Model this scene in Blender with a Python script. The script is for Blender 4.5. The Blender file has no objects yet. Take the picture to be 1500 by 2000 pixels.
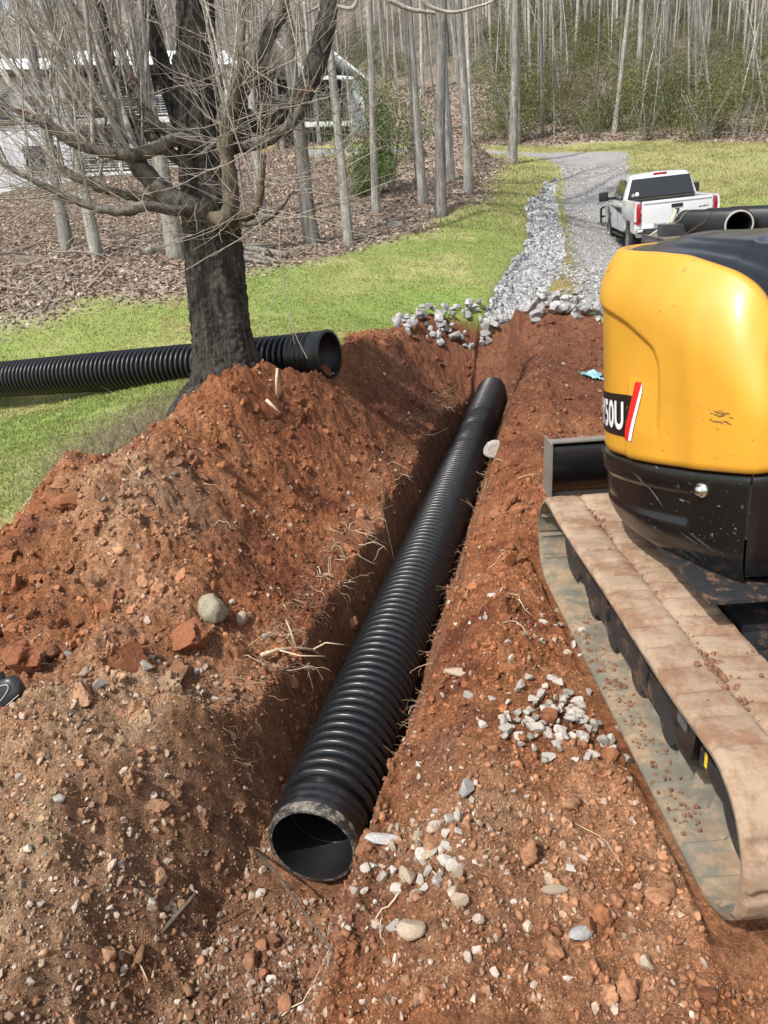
import bpy, bmesh, math, random
import numpy as np
from mathutils import Vector, Matrix, Euler

rad = math.radians
RNG = np.random.default_rng(11)
random.seed(5)
scn = bpy.context.scene
COL = scn.collection

# ------------------------------------------------------------------ camera
CAM_H, PITCH, ROLL = 2.05, rad(20.5), rad(4.0)
cam_data = bpy.data.cameras.new("camera")
cam = bpy.data.objects.new("camera", cam_data)
COL.objects.link(cam)
cam_data.sensor_fit = 'VERTICAL'
cam_data.sensor_height = 24.0
cam_data.lens = 24.0 * 1500.0 / 2000.0
cam_data.clip_start = 0.05
cam_data.clip_end = 900.0
_f = Vector((0, math.cos(PITCH), -math.sin(PITCH)))
_r0 = Vector((1, 0, 0)); _u0 = Vector((0, math.sin(PITCH), math.cos(PITCH)))
_rt = math.cos(ROLL) * _r0 - math.sin(ROLL) * _u0
_up = math.sin(ROLL) * _r0 + math.cos(ROLL) * _u0
cam.matrix_world = Matrix(((_rt.x, _up.x, -_f.x, 0), (_rt.y, _up.y, -_f.y, 0), (_rt.z, _up.z, -_f.z, CAM_H), (0, 0, 0, 1)))
scn.camera = cam

# ------------------------------------------------------------------ sky and sun
SUN_DIR = Vector((-0.43, -0.43, 0.79)).normalized()      # towards the sun
sun_elev = math.asin(SUN_DIR.z)
sun_azim = math.atan2(SUN_DIR.x, SUN_DIR.y)
world = bpy.data.worlds.new("World"); scn.world = world
world.use_nodes = True
wn = world.node_tree; wn.nodes.clear()
w_out = wn.nodes.new('ShaderNodeOutputWorld')
w_bg = wn.nodes.new('ShaderNodeBackground'); w_bg.inputs['Strength'].default_value = 0.15
w_sky = wn.nodes.new('ShaderNodeTexSky'); w_sky.sky_type = 'NISHITA'; w_sky.sun_disc = False
w_sky.sun_elevation = sun_elev; w_sky.sun_rotation = sun_azim
w_sky.dust_density = 3.0; w_sky.air_density = 1.0
w_hs = wn.nodes.new('ShaderNodeHueSaturation'); w_hs.inputs['Saturation'].default_value = 0.45
wn.links.new(w_sky.outputs[0], w_hs.inputs['Color'])
wn.links.new(w_hs.outputs[0], w_bg.inputs[0]); wn.links.new(w_bg.outputs[0], w_out.inputs[0])
sun_d = bpy.data.lights.new("sun", 'SUN'); sun_d.energy = 3.4; sun_d.angle = rad(0.8); sun_d.color = (1.0, 0.955, 0.88)
sun = bpy.data.objects.new("sun", sun_d); COL.objects.link(sun)
sun.rotation_euler = SUN_DIR.to_track_quat('Z', 'Y').to_euler()
scn.view_settings.view_transform = 'Standard'
scn.view_settings.look = 'None'
scn.view_settings.exposure = 0.50
scn.view_settings.gamma = 1.0
scn.cycles.use_denoising = True
scn.cycles.max_bounces = 6
scn.cycles.diffuse_bounces = 3
scn.cycles.glossy_bounces = 3
scn.cycles.transparent_max_bounces = 8
scn.cycles.use_adaptive_sampling = True
scn.cycles.adaptive_threshold = 0.015

# ------------------------------------------------------------------ scene-tree helpers
def tag(o, label=None, cat=None, group=None, kind=None):
    if label: o['label'] = label
    if cat: o['category'] = cat
    if group: o['group'] = group
    if kind: o['kind'] = kind
    return o

def empty(name, loc, label=None, cat=None, group=None, rz=0.0):
    o = bpy.data.objects.new(name, None); COL.objects.link(o)
    o.empty_display_size = 0.1
    o.location = loc; o.rotation_euler = (0, 0, rz)
    return tag(o, label, cat, group)

def link(name, me, mats=None, parent=None, loc=None, smooth=None):
    o = bpy.data.objects.new(name, me); COL.objects.link(o)
    if mats is not None:
        for m in (mats if isinstance(mats, (list, tuple)) else [mats]):
            me.materials.append(m)
    if parent is not None: o.parent = parent
    if loc is not None: o.location = loc
    if smooth is not None:
        me.polygons.foreach_set('use_smooth', np.full(len(me.polygons), smooth, dtype=bool))
    return o

def copy_tree(o, parent=None):
    c = o.copy(); COL.objects.link(c)
    if parent is not None: c.parent = parent
    for ch in list(o.children):
        copy_tree(ch, c)
    return c

def np_mesh(name, V, F, col=None, smooth=False, floats=None):
    """V (n,3), F (m,k) int array -> mesh, fast."""
    me = bpy.data.meshes.new(name)
    V = np.ascontiguousarray(V, dtype=np.float32); F = np.ascontiguousarray(F, dtype=np.int32)
    n, (m, k) = len(V), F.shape
    me.vertices.add(n); me.vertices.foreach_set('co', V.ravel())
    me.loops.add(m * k); me.loops.foreach_set('vertex_index', F.ravel())
    me.polygons.add(m)
    me.polygons.foreach_set('loop_start', np.arange(0, m * k, k, dtype=np.int32))
    try:
        me.polygons.foreach_set('loop_total', np.full(m, k, dtype=np.int32))
    except Exception:
        pass
    me.polygons.foreach_set('use_smooth', np.full(m, smooth, dtype=bool))
    if col is not None:
        a = me.color_attributes.new('Col', 'FLOAT_COLOR', 'POINT')
        c4 = np.ones((n, 4), dtype=np.float32); c4[:, :3] = col
        a.data.foreach_set('color', c4.ravel())
    for nm, arr in (floats or {}).items():
        a = me.attributes.new(nm, 'FLOAT', 'POINT'); a.data.foreach_set('value', np.ascontiguousarray(arr, dtype=np.float32))
    me.update(calc_edges=True); me.validate()
    return me

class MB:
    """collects shapes, builds ONE mesh"""
    def __init__(s): s.v = []; s.f = []; s.c = []; s.cur = (1, 1, 1)
    def add(s, V, F):
        o = len(s.v)
        s.v.extend([tuple(map(float, p)) for p in V]); s.c.extend([s.cur] * len(V))
        s.f.extend([tuple(int(i) + o for i in f) for f in F])
    def box(s, cx, cy, cz, sx, sy, sz, M=None):
        P = [Vector((cx + dx * sx / 2, cy + dy * sy / 2, cz + dz * sz / 2)) for dx in (-1, 1) for dy in (-1, 1) for dz in (-1, 1)]
        if M is not None: P = [M @ p for p in P]
        s.add(P, [(0, 1, 3, 2), (4, 6, 7, 5), (0, 4, 5, 1), (2, 3, 7, 6), (0, 2, 6, 4), (1, 5, 7, 3)])
    def rbox(s, cx, cy, cz, sx, sy, sz, b=0.01, M=None):
        """box with chamfered edges"""
        b = min(b, sx * .45, sy * .45, sz * .45)
        bm = bmesh.new(); bmesh.ops.create_cube(bm, size=1.0)
        for v in bm.verts: v.co = Vector((v.co.x * sx + cx, v.co.y * sy + cy, v.co.z * sz + cz))
        bmesh.ops.bevel(bm, geom=list(bm.edges), offset=b, segments=2, affect='EDGES', profile=0.6)
        bm.verts.index_update()
        P = [(M @ v.co) if M is not None else v.co.copy() for v in bm.verts]
        s.add(P, [[v.index for v in f.verts] for f in bm.faces]); bm.free()
    def tube(s, pts, rads, n=8, cap=True, jitter=0.0, rnd=None):
        pts = [Vector(p) for p in pts]
        if not hasattr(rads, '__len__'): rads = [rads] * len(pts)
        ref = Vector((0.13, 0.37, 0.92)); V = []; F = []
        prev = None
        for i, p in enumerate(pts):
            t = (pts[min(i + 1, len(pts) - 1)] - pts[max(i - 1, 0)])
            if t.length < 1e-9: t = Vector((0, 0, 1))
            t.normalize()
            if prev is None:
                a = t.cross(ref)
                if a.length < 1e-4: a = t.cross(Vector((1, 0, 0)))
            else:
                a = prev - t * prev.dot(t)
            a.normalize(); prev = a
            b = t.cross(a)
            for k in range(n):
                th = 2 * math.pi * k / n
                rr = rads[i] * (1 + (jitter * (rnd.random() - .5) if rnd else 0))
                V.append(p + (a * math.cos(th) + b * math.sin(th)) * rr)
        for i in range(len(pts) - 1):
            for k in range(n):
                k2 = (k + 1) % n
                F.append((i * n + k, i * n + k2, (i + 1) * n + k2, (i + 1) * n + k))
        if cap:
            F.append(tuple(range(n - 1, -1, -1))); F.append(tuple((len(pts) - 1) * n + k for k in range(n)))
        s.add(V, F)
    def lathe(s, prof, axis_o, axis_d, n=32, close=False):
        """prof: (along, radius) list"""
        o = Vector(axis_o); d = Vector(axis_d).normalized()
        a = d.cross(Vector((0, 0, 1)))
        if a.length < 1e-4: a = d.cross(Vector((1, 0, 0)))
        a.normalize(); b = d.cross(a); V = []; F = []
        for (t, r) in prof:
            for k in range(n):
                th = 2 * math.pi * k / n
                V.append(o + d * t + (a * math.cos(th) + b * math.sin(th)) * r)
        for i in range(len(prof) - 1 + (1 if close else 0)):
            j = (i + 1) % len(prof)
            for k in range(n):
                k2 = (k + 1) % n
                F.append((i * n + k, i * n + k2, j * n + k2, j * n + k))
        s.add(V, F)
    def prism(s, poly, d0, d1, fn):
        """poly 2-D list, fn(u,v,w)->xyz, extruded d0..d1"""
        n = len(poly)
        V = [fn(u, v, d0) for u, v in poly] + [fn(u, v, d1) for u, v in poly]
        F = [tuple(range(n - 1, -1, -1)), tuple(range(n, 2 * n))] + [(i, (i + 1) % n, n + (i + 1) % n, n + i) for i in range(n)]
        s.add(V, F)
    def grid(s, G, flip=False, closed=False):
        nu, nv = len(G), len(G[0]); V = [p for row in G for p in row]; F = []
        for i in range(nu - 1):
            for j in range(nv - (0 if closed else 1)):
                j2 = (j + 1) % nv
                q = (i * nv + j, i * nv + j2, (i + 1) * nv + j2, (i + 1) * nv + j)
                F.append(q[::-1] if flip else q)
        s.add(V, F)
    def build(s, name, mat, parent=None, smooth=False, col=False, recalc=True, auto=None):
        me = bpy.data.meshes.new(name)
        me.from_pydata(s.v, [], s.f)
        if col:
            a = me.color_attributes.new('Col', 'FLOAT_COLOR', 'POINT')
            c4 = np.ones((len(s.v), 4), dtype=np.float32); c4[:, :3] = np.array(s.c)
            a.data.foreach_set('color', c4.ravel())
        me.update()
        if recalc:
            bm = bmesh.new(); bm.from_mesh(me); bmesh.ops.recalc_face_normals(bm, faces=bm.faces)
            if auto:
                for e in bm.edges:
                    if len(e.link_faces) == 2 and e.calc_face_angle(0) > rad(auto): e.smooth = False
            bm.to_mesh(me); bm.free()
        return link(name, me, mat, parent, smooth=(smooth or bool(auto)))

# ------------------------------------------------------------------ noise in numpy
_perm = RNG.permutation(4096).astype(np.int64)
_ang = RNG.random(4096) * 2 * np.pi
_gx, _gy = np.cos(_ang), np.sin(_ang)
_rv1, _rv2, _rv3 = RNG.random(4096), RNG.random(4096), RNG.random(4096)
def _hash(i, j): return _perm[(_perm[i & 4095] + j * 131) & 4095]
def pn(x, y, scale, seed=0):
    x = np.asarray(x) / scale + seed * 17.31; y = np.asarray(y) / scale - seed * 9.77
    i = np.floor(x).astype(np.int64); j = np.floor(y).astype(np.int64)
    fx = x - i; fy = y - j
    ux = fx * fx * fx * (fx * (fx * 6 - 15) + 10); uy = fy * fy * fy * (fy * (fy * 6 - 15) + 10)
    def g(di, dj):
        h = _hash(i + di, j + dj); return _gx[h] * (fx - di) + _gy[h] * (fy - dj)
    a = g(0, 0); b = g(1, 0); c = g(0, 1); d = g(1, 1)
    return 1.5 * ((a + (b - a) * ux) + ((c + (d - c) * ux) - (a + (b - a) * ux)) * uy)
def fbm(x, y, scale, octaves=4, gain=.5, seed=0):
    s = 0; a = 1.0; t = 0
    for o in range(octaves):
        s = s + a * pn(x, y, scale / 2 ** o, seed + o * 3); t += a; a *= gain
    return s / t
def clods(x, y, scale, seed=0, keep=.6, rmin=.25, rmax=.5):
    """hemispherical lumps on a jittered grid"""
    x = np.asarray(x) / scale + seed * 5.3; y = np.asarray(y) / scale + seed * 3.1
    i = np.floor(x).astype(np.int64); j = np.floor(y).astype(np.int64)
    out = np.zeros_like(x)
    for di in (-1, 0, 1):
        for dj in (-1, 0, 1):
            h = _hash(i + di, j + dj)
            cx = i + di + .1 + .8 * _rv1[h]; cy = j + dj + .1 + .8 * _rv2[h]
            r = np.where(_rv3[h] < keep, rmin + (rmax - rmin) * ((_rv3[h] * 97.3) % 1), 0)
            d2 = (x - cx) ** 2 + (y - cy) ** 2
            out = np.maximum(out, np.sqrt(np.maximum(r * r - d2, 0)))
    return out * scale
def sstep(a, b, x):
    t = np.clip((x - a) / (b - a), 0, 1); return t * t * (3 - 2 * t)

# ------------------------------------------------------------------ materials
def mat(name):
    m = bpy.data.materials.new(name); m.use_nodes = True
    nt = m.node_tree
    return m, nt, nt.nodes['Principled BSDF']
def N(nt, t, **kw):
    n = nt.nodes.new(t)
    for k, v in kw.items():
        if k in n.inputs: n.inputs[k].default_value = v
        else: setattr(n, k, v)
    return n
def L(nt, a, b): nt.links.new(a, b)
def objcoord(nt): return N(nt, 'ShaderNodeTexCoord').outputs['Object']
def noise(nt, scale, detail=4, rough=.6, vec=None):
    n = N(nt, 'ShaderNodeTexNoise'); n.inputs['Scale'].default_value = scale
    n.inputs['Detail'].default_value = detail; n.inputs['Roughness'].default_value = rough
    L(nt, vec if vec is not None else objcoord(nt), n.inputs['Vector']); return n.outputs['Fac']
def ramp(nt, fac, stops):
    r = N(nt, 'ShaderNodeValToRGB'); e = r.color_ramp.elements
    while len(e) < len(stops): e.new(0.5)
    for k, (p, c) in enumerate(stops):
        e[k].position = p; e[k].color = (*c, 1) if len(c) == 3 else c
    L(nt, fac, r.inputs[0]); return r.outputs[0]
def mixc(nt, a, b, fac, blend='MIX'):
    m = N(nt, 'ShaderNodeMix'); m.data_type = 'RGBA'; m.blend_type = blend
    for sock, v in ((m.inputs['Factor'], fac), (m.inputs[6], a), (m.inputs[7], b)):
        if hasattr(v, 'node'): L(nt, v, sock)
        elif isinstance(v, (tuple, list)): sock.default_value = (*v, 1) if len(v) == 3 else v
        else: sock.default_value = v
    return m.outputs[2]
def bump(nt, height, strength, dist=.01, prev=None):
    b = N(nt, 'ShaderNodeBump'); b.inputs['Strength'].default_value = strength; b.inputs['Distance'].default_value = dist
    L(nt, height, b.inputs['Height'])
    if prev is not None: L(nt, prev, b.inputs['Normal'])
    return b.outputs[0]
def attr(nt, name): 
    a = N(nt, 'ShaderNodeAttribute'); a.attribute_name = name; return a
def simple(name, col, rough=.5, metal=0, spec=.5, coat=0, nscale=0, namt=.25, bscale=0, bamt=.2):
    m, nt, p = mat(name)
    c = (*col, 1)
    p.inputs['Base Color'].default_value = c; p.inputs['Roughness'].default_value = rough; p.inputs['Metallic'].default_value = metal
    p.inputs['Specular IOR Level'].default_value = spec; p.inputs['Coat Weight'].default_value = coat; p.inputs['Coat Roughness'].default_value = .08
    if nscale:
        f = noise(nt, nscale, 5, .65)
        d = tuple(max(0, x * (1 - namt)) for x in col); b = tuple(min(1, x * (1 + namt)) for x in col)
        L(nt, ramp(nt, f, [(.3, d), (.7, b)]), p.inputs['Base Color'])
    if bscale: L(nt, bump(nt, noise(nt, bscale, 4), bamt), p.inputs['Normal'])
    return m

# ------------------------------------------------------------------ terrain
BASE = [(0.9,1.7,0),(2.7,1.7,0),(1,4.3,0),(2.7,4.3,0),(0.9,-2,-.05),(3,-2,0),(-3,-3,-.3),(-1,0,-.25),
(-1.5,2.6,0),(-2.8,5.5,.2),(-4,4,0),(-3,2,-.15),(-1.46,7.3,.62),(-.4,7.6,.68),(-2.43,8.46,.56),(-5.3,10.96,.25),(-9,9,-.1),(-5,6.5,.1),
(-1,5,.3),(0,6,.2),(2.2,7,.1),(2.5,10,.3),(1.14,12.04,.52),(2.3,12.7,.58),(.2,10,.62),(3.74,13.5,.85),(2,12.85,.72),(3.63,17.6,1.35),(5.34,24.4,2.28),(7.2,31.2,3.2),(6.27,33.4,3.75),(5.7,31.5,3.6),
(1.86,19.9,2.1),(2.67,20.8,2.42),(1.6,21.9,2.45),(-1.1,17,1.73),(-.36,17,1.66),(-5.8,16,2.0),(-3.4,14.6,1.7),(-5.7,12.2,.95),(-3.1,13.65,1.28),(.4,17,1.73),(2.86,21.8,2.42),
(6.3,19.3,.86),(7.1,19.3,.80),(8.2,19.0,.80),(7.5,22.8,.98),(8.8,22.6,.98),(8.3,26,1.6),(6.0,17,.75),(7.2,16.5,.65),(6,13.5,.6),(10.9,21.6,1.75),(10.4,23.5,1.8),(9.4,38.9,4.42),(12.2,38.1,4.3),(9.5,30,2.8),
(14,26,2.5),(17,35,3.8),(19.7,40.5,4.55),(16.4,45.1,5.3),(9.5,45,5.4),(30,40,4.5),(25,20,1.6),(15,12,.8),(10,5,.15),(8,-5,0),
(-16,41,4.7),(-10,45,5.7),(-1.57,49,7.0),(-8,30,3.6),(-14,25,2.8),(-25,30,2.5),(-20,15,.9),(2,35,4.3),
(-20,70,11),(0,70,14),(10,60,10.5),(20,60,10.3),(35,60,9.5),(51,108,26),(1,120,34),(25,85,20),(-45,75,8),(-60,130,27),(60,140,38),(0,160,48),(-60,60,4),(80,80,14),(110,150,34),(-110,150,28),(-100,40,2),(100,30,2),(-40,-20,-2),(40,-20,-1),(-43,100,25),(20,110,31)]
HEAP = [(-1.78,2.89,.0),(-1.1,3.0,.03),(-2.1,3.67,.12),(-1.33,3.38,.1),(-1.05,3.75,.16),(-2.45,4.5,.34),(-2.0,4.3,.42),(-1.4,4.6,.48),(-.95,4.75,.26),
(-2.04,4.95,.66),(-1.75,5.3,.76),(-1.5,5.6,.77),(-1.15,5.5,.68),(-1.25,6.5,.94),(-.9,6.8,.95),(-.55,7.3,.90),(-.25,8.4,.88),(-.1,9.1,.84),(.25,9.9,.64),(.65,10.8,.55),
(-0.65,3.42,-0.20), (-0.98,3.50,-0.02), (-0.46,4.20,-0.20), (-0.79,4.28,0.03), (-0.22,5.17,-0.18), (-0.55,5.25,0.10), (0.03,6.14,-0.15), (-0.30,6.22,0.16), (0.29,7.21,-0.12), (-0.04,7.29,0.22), (0.58,8.37,-0.10), (0.25,8.45,0.26), (0.87,9.53,-0.05), (0.54,9.62,0.28), (1.16,10.70,0.05), (0.83,10.78,0.30), (-0.09,3.28,-0.35), (0.23,4.54,-0.35), (0.59,6.00,-0.35), (0.95,7.45,-0.35), (1.31,8.91,-0.35), (1.67,10.37,-0.35),
(-2.9,5.1,-.1),(-2.5,5.7,.1),(-2.0,6.3,.3),(-1.7,6.9,.45),(-1.2,7.3,.6),(-.9,7.7,.6),(-.9,8.4,.4),(-.6,9.4,.4),(-.2,10.6,.4),(.3,11.6,.4),(-3.2,4.2,-.15),(-3.4,3.2,-.2),(-2.6,3.0,-.02),(-2.2,2.2,-.12),(-1.5,2.2,-.15),(-1.2,2.6,-.02),(-1.0,2.0,-.3),(-1.4,1.5,-.4),(-2.6,1.5,-.3),(-1.2,1.0,-.5)]
def tps_fit(P, lam=1e-3):
    P=np.array(P,float); n=len(P); s=10.0
    X=P[:,:2]/s
    d2=((X[:,None]-X[None])**2).sum(-1); K=.5*d2*np.log(d2+1e-12)
    A=np.zeros((n+3,n+3)); A[:n,:n]=K+lam*np.eye(n); Q=np.c_[np.ones(n),X]; A[:n,n:]=Q; A[n:,:n]=Q.T
    w=np.linalg.solve(A,np.r_[P[:,2],0,0,0]); return X,w,s
def tps_eval(T,x,y):
    X,w,s=T; x=np.asarray(x,float)/s; y=np.asarray(y,float)/s; n=len(X)
    out=w[n]+w[n+1]*x+w[n+2]*y
    for i in range(n):
        d2=(x-X[i,0])**2+(y-X[i,1])**2
        out=out+w[i]*.5*d2*np.log(d2+1e-12)
    return out
TB = tps_fit(BASE); TH = tps_fit(HEAP)
TA = np.array([-.45, 2.65]); TBp = np.array([1.75, 11.5])          # the trench line
TU = (TBp - TA) / np.linalg.norm(TBp - TA); TN = np.array([TU[1], -TU[0]])

def poly_sd(x, y, P):
    """signed distance to a polygon, positive inside"""
    P = np.array(P, float); inside = np.zeros(x.shape, bool); d = np.full(x.shape, 1e9)
    for i in range(len(P)):
        a = P[i]; b = P[(i + 1) % len(P)]; e = b - a
        t = np.clip(((x - a[0]) * e[0] + (y - a[1]) * e[1]) / (e @ e), 0, 1)
        d = np.minimum(d, (x - a[0] - t * e[0]) ** 2 + (y - a[1] - t * e[1]) ** 2)
        if abs(e[1]) > 1e-9:
            c = (a[1] > y) != (b[1] > y)
            inside ^= c & (x < e[0] * (y - a[1]) / e[1] + a[0])
    return np.where(inside, 1, -1) * np.sqrt(d)

P_HEAP = [(-3.3, 1.0), (-3.35, 3.2), (-3.15, 4.2), (-2.75, 5.2), (-2.3, 5.9), (-1.75, 6.7), (-1.35, 7.05), (-.75, 7.35), (-.62, 8.3), (-.35, 9.4), (-.05, 10.6), (.45, 11.8), (1.0, 12.3), (1.9, 12.45), (1.9, 11.6), (-.2, 3), (-.4, 1.0)]
P_DIRT = [(-3.3, -1.5), (-3.35, 3.2), (-3.15, 4.2), (-2.75, 5.2), (-2.3, 5.9), (-1.75, 6.7), (-1.3, 7.15), (-.7, 7.6), (-.55, 8.6), (-.35, 9.6), (-.26, 10.9), (.27, 11.74), (.77, 12.28), (1.9, 12.5), (2.65, 12.6), (3.46, 12.2), (3.9, 11), (4.8, 9), (5.6, 5), (6, -1.5)]
P_CHAN = [(1.7, 12.3), (1.89, 12.77), (2.41, 14.1), (3.02, 16.12), (3.84, 19.2), (4.9, 24.13), (6.1, 28.36), (7.22, 31.29), (7.5, 31.5), (6.3, 27.3), (5.6, 23.5), (4.88, 19.97), (4.22, 17.41), (3.45, 14.54), (3.0, 13.3), (2.9, 12.3)]
P_ROAD = [(3.5, 12.0), (3.48, 13.3), (4.05, 15), (4.85, 18.84), (5.65, 22.63), (6.85, 28.11), (8.35, 34.4), (8.49, 38.93), (7.4, 40.3), (4.0, 41.5), (-3, 42.5), (-3, 44.5), (4, 43.6), (7.6, 42.3), (10.1, 41.9), (12.5, 38.97), (10.84, 33.83), (9.2, 28.5), (8.3, 24.54), (9.69, 22.44), (10.84, 21.92), (16, 21), (24, 20.5), (24, 15), (14, 14), (8, 8), (5.8, 5), (4.8, 9), (3.9, 11)]
P_LITTER = [(-40, 4), (-14, 10.5), (-6.9, 12.18), (-5.7, 12.22), (-4.85, 12.51), (-3.12, 13.64), (-2.19, 14.66), (-1.13, 15.51), (.4, 17.05), (1.6, 19.75), (2.71, 20.62), (4.59, 29.27), (6.6, 36.0), (6.4, 39.2), (3.5, 40.6), (-3, 41.5), (-3, 45.5), (4, 44.8), (9.1, 45.5), (11.1, 45.7), (13.9, 45.7), (16.6, 45.5), (18, 42.2), (19.4, 39.7), (26, 36), (60, 30), (150, 30), (150, 260), (-200, 260), (-200, -10)]

def axis(fine0, fine1, h, r, lo, hi):
    a = list(np.arange(fine0, fine1, h)); x = fine1; d = h
    while x < hi: a.append(x); x += d; d *= 1 + r
    a.append(hi); x = fine0 - h; d = h; b = []
    while x > lo: b.append(x); x -= d; d *= 1 + r
    b.append(lo)
    return np.array(b[::-1] + a)
GX = axis(-2.3, 1.6, .0095, .0125, -170, 170)
def axis2():
    a = list(np.arange(1.25, 4.2, .0095)); y = 4.2; d = .0095
    while y < 13.5: a.append(y); y += d; d *= 1.0056
    while y < 230: a.append(y); y += d; d *= 1.017
    a.append(230); b = []; y = 1.25 - .0095; d = .0095
    while y > -12: b.append(y); y -= d; d *= 1.03
    b.append(-12); return np.array(b[::-1] + a)
GY = axis2()
gx, gy = np.meshgrid(GX, GY, indexing='ij')
near = np.hypot(gx, gy)
wob = fbm(gx, gy, 1.3, 5, .55, 3)

zb = tps_eval(TB, gx, gy)
zb = zb + fbm(gx, gy, 7, 4, .5, 9) * .22 * sstep(9, 30, gy) + fbm(gx, gy, 1.6, 4, .5, 12) * .035
# brush covered mound beside the driveway bend
zb = zb + 1.0 * np.exp(-(((gx - 3.7) / 2.2) ** 2 + ((gy - 32.0) / 4.0) ** 2)) * sstep(0, 1, poly_sd(gx, gy, P_LITTER))

sd_dirt = poly_sd(gx, gy, P_DIRT) + wob * .22
sd_heap = poly_sd(gx, gy, P_HEAP) + wob * .15
sd_chan = poly_sd(gx, gy, P_CHAN) + wob * .18
sd_road = poly_sd(gx, gy, P_ROAD) + wob * .3
sd_lit = poly_sd(gx, gy, P_LITTER) + fbm(gx, gy, 3.2, 5, .6, 21) * 1.0
m_dirt = sstep(-.10, .06, sd_dirt)
m_chan = sstep(-.08, .10, sd_chan) * (1 - m_dirt)
m_road = sstep(-.25, .2, sd_road) * (1 - m_dirt)
m_lit = sstep(-.5, .5, sd_lit)

ts = (gx - TA[0]) * TU[0] + (gy - TA[1]) * TU[1]
tq = (gx - TA[0]) * TN[0] + (gy - TA[1]) * TN[1]
zb = zb - .16 * m_chan
# spoil heap
th = tps_eval(TH, np.clip(gx, -4, 3), np.clip(gy, .5, 13))
th = th + m_dirt * (fbm(gx, gy, .75, 5, .58, 31) * .26)
rise = np.maximum(th - zb, -.5)
fade = sstep(-.05, .35, sd_heap)
hz = zb + np.where(rise > 0, rise, rise * .0) * fade
# bench west of the pit can also lie below the natural ground
pit = sstep(2.8, 1.9, gy) * sstep(-3.4, -2.6, gx) * sstep(.1, -.4, tq)
hz = hz + np.minimum(th - zb, 0) * pit
surf = hz.copy()
# the heap's toe runs down to the lip of the trench
dl = np.maximum(-tq - .34 - .07 * fbm(gx, gy, .5, 3, .5, 33), 0)
fl = sstep(2.6, 5.0, ts)
zlim = -.23 - .02 * fl + (.36 + .49 * fl) * dl + (.50 - .17 * fl) * dl * dl + .5 * sstep(.5, -.2, ts) - .18 * sstep(6.5, 8.5, ts) + .62 * np.maximum(ts - 8.9, 0)
kk = .10; hh = np.clip(.5 + .5 * (surf - zlim) / kk, 0, 1); hh = np.where((tq < .1) & (tq > -2.2), hh, 0)
surf = surf * (1 - hh) + zlim * hh - kk * hh * (1 - hh) * .6
# right bank: a low windrow of loose soil, then the level the tracks stand on
surf = surf + m_dirt * sstep(.25, .5, tq) * (.10 * np.exp(-((tq - .75 - .12 * wob) / .22) ** 2) * sstep(12, 9, ts)
        - .16 * sstep(.95, .35, tq) * sstep(11, 9.5, ts))
surf = surf + m_dirt * sstep(.3, .8, tq) * fbm(gx, gy, .55, 4, .55, 41) * .075
# track marks in front of the machine
tm = sstep(.78, .86, gx - .044 * gy) * sstep(1.36, 1.28, gx - .044 * gy) * sstep(1.9, 1.6, gy)
surf = surf + tm * (-.03 + .018 * np.sin(gy * 2 * np.pi / .16 + wob * 2)) 
# dark dirt beyond the trench end
surf = surf + m_dirt * np.exp(-((ts - 10.0) / .9) ** 2) * np.exp(-(tq / 1.6) ** 2) * .12
# the trench
floor = -.74 + .50 * sstep(8.6, 9.4, ts) + .58 * np.maximum(ts - 9.2, 0) + .03 * wob
openn = sstep(.9, -.3, ts); open2 = sstep(-.1, -.9, ts)
hwl = .265 + .10 * openn + .05 * fbm(gx, gy, .5, 3, .5, 51)
hwr = .200 - .05 * openn + .035 * fbm(gx, gy, .35, 3, .5, 55)
sl = 4.2 - 2.2 * openn - 1.1 * open2 + 1.0 * fbm(gx, gy, .6, 3, .5, 57)
sr = 2.6 + .0 * openn + .6 * fbm(gx, gy, .5, 3, .5, 59)
wl = np.maximum(0, -tq - hwl); wr = np.maximum(0, tq - hwr)
tz = floor + wl * np.maximum(sl, .42) + wr * np.maximum(sr, .7)
k = .05
hmin = np.clip(.5 + .5 * (surf - tz) / k, 0, 1)
zz = surf * (1 - hmin) + tz * hmin - k * hmin * (1 - hmin)
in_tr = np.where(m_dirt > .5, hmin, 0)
zz = np.where(m_dirt > .02, zz * m_dirt + zb * (1 - m_dirt), zb)
# slab of smeared clay left by the track, with a broken right edge
P_SLAB = [(.62, 2.62), (.84, 2.55), (.90, 2.0), (.885, 1.70), (.83, 1.2), (.20, 1.2), (.38, 1.7), (.52, 2.1)]
sd_slab = poly_sd(gx, gy, P_SLAB) + wob * .10
slab = sstep(-.01, .05, sd_slab)
zz = zz + slab * (.030 - .02 * np.abs(np.sin(gy * 2 * np.pi / .34 + wob))) 
# loose soil relief
fade_n = sstep(26, 6, near)
loose = m_dirt * (1 - .45 * tm) * (1 - .62 * slab * sstep(-.35, .25, fbm(gx, gy, .3, 3, .6, 79)))
wx = gx + fbm(gx, gy, .05, 3, .65, 63) * .055; wy = gy + fbm(gx, gy, .05, 3, .65, 65) * .055
rel = (fbm(gx, gy, .36, 6, .68, 61) * .105 + np.abs(fbm(gx, gy, .12, 4, .6, 67)) * .035
       + clods(wx, wy, .21, 3, .5) * .44 * sstep(-.15, .25, fbm(gx, gy, .7, 2, .5, 71))
       + clods(wx, wy, .075, 5, .45) * .42
       + clods(wx, wy, .033, 7, .6) * .55) 
packed = sstep(-.1, .4, fbm(gx, gy, .9, 3, .5, 77) + .35 * sstep(.55, 1.0, tq) - .1)
rel = rel * (1 - .55 * packed * sstep(.3, .6, tq))
zz = zz + loose * rel * (.35 + .65 * (1 - .45 * in_tr))
zz = zz + loose * (fbm(gx, gy, .04, 3, .7, 81) * .018 + np.abs(fbm(wx, wy, .065, 3, .6, 82)) * .020) * (1 - .5 * in_tr)
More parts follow.
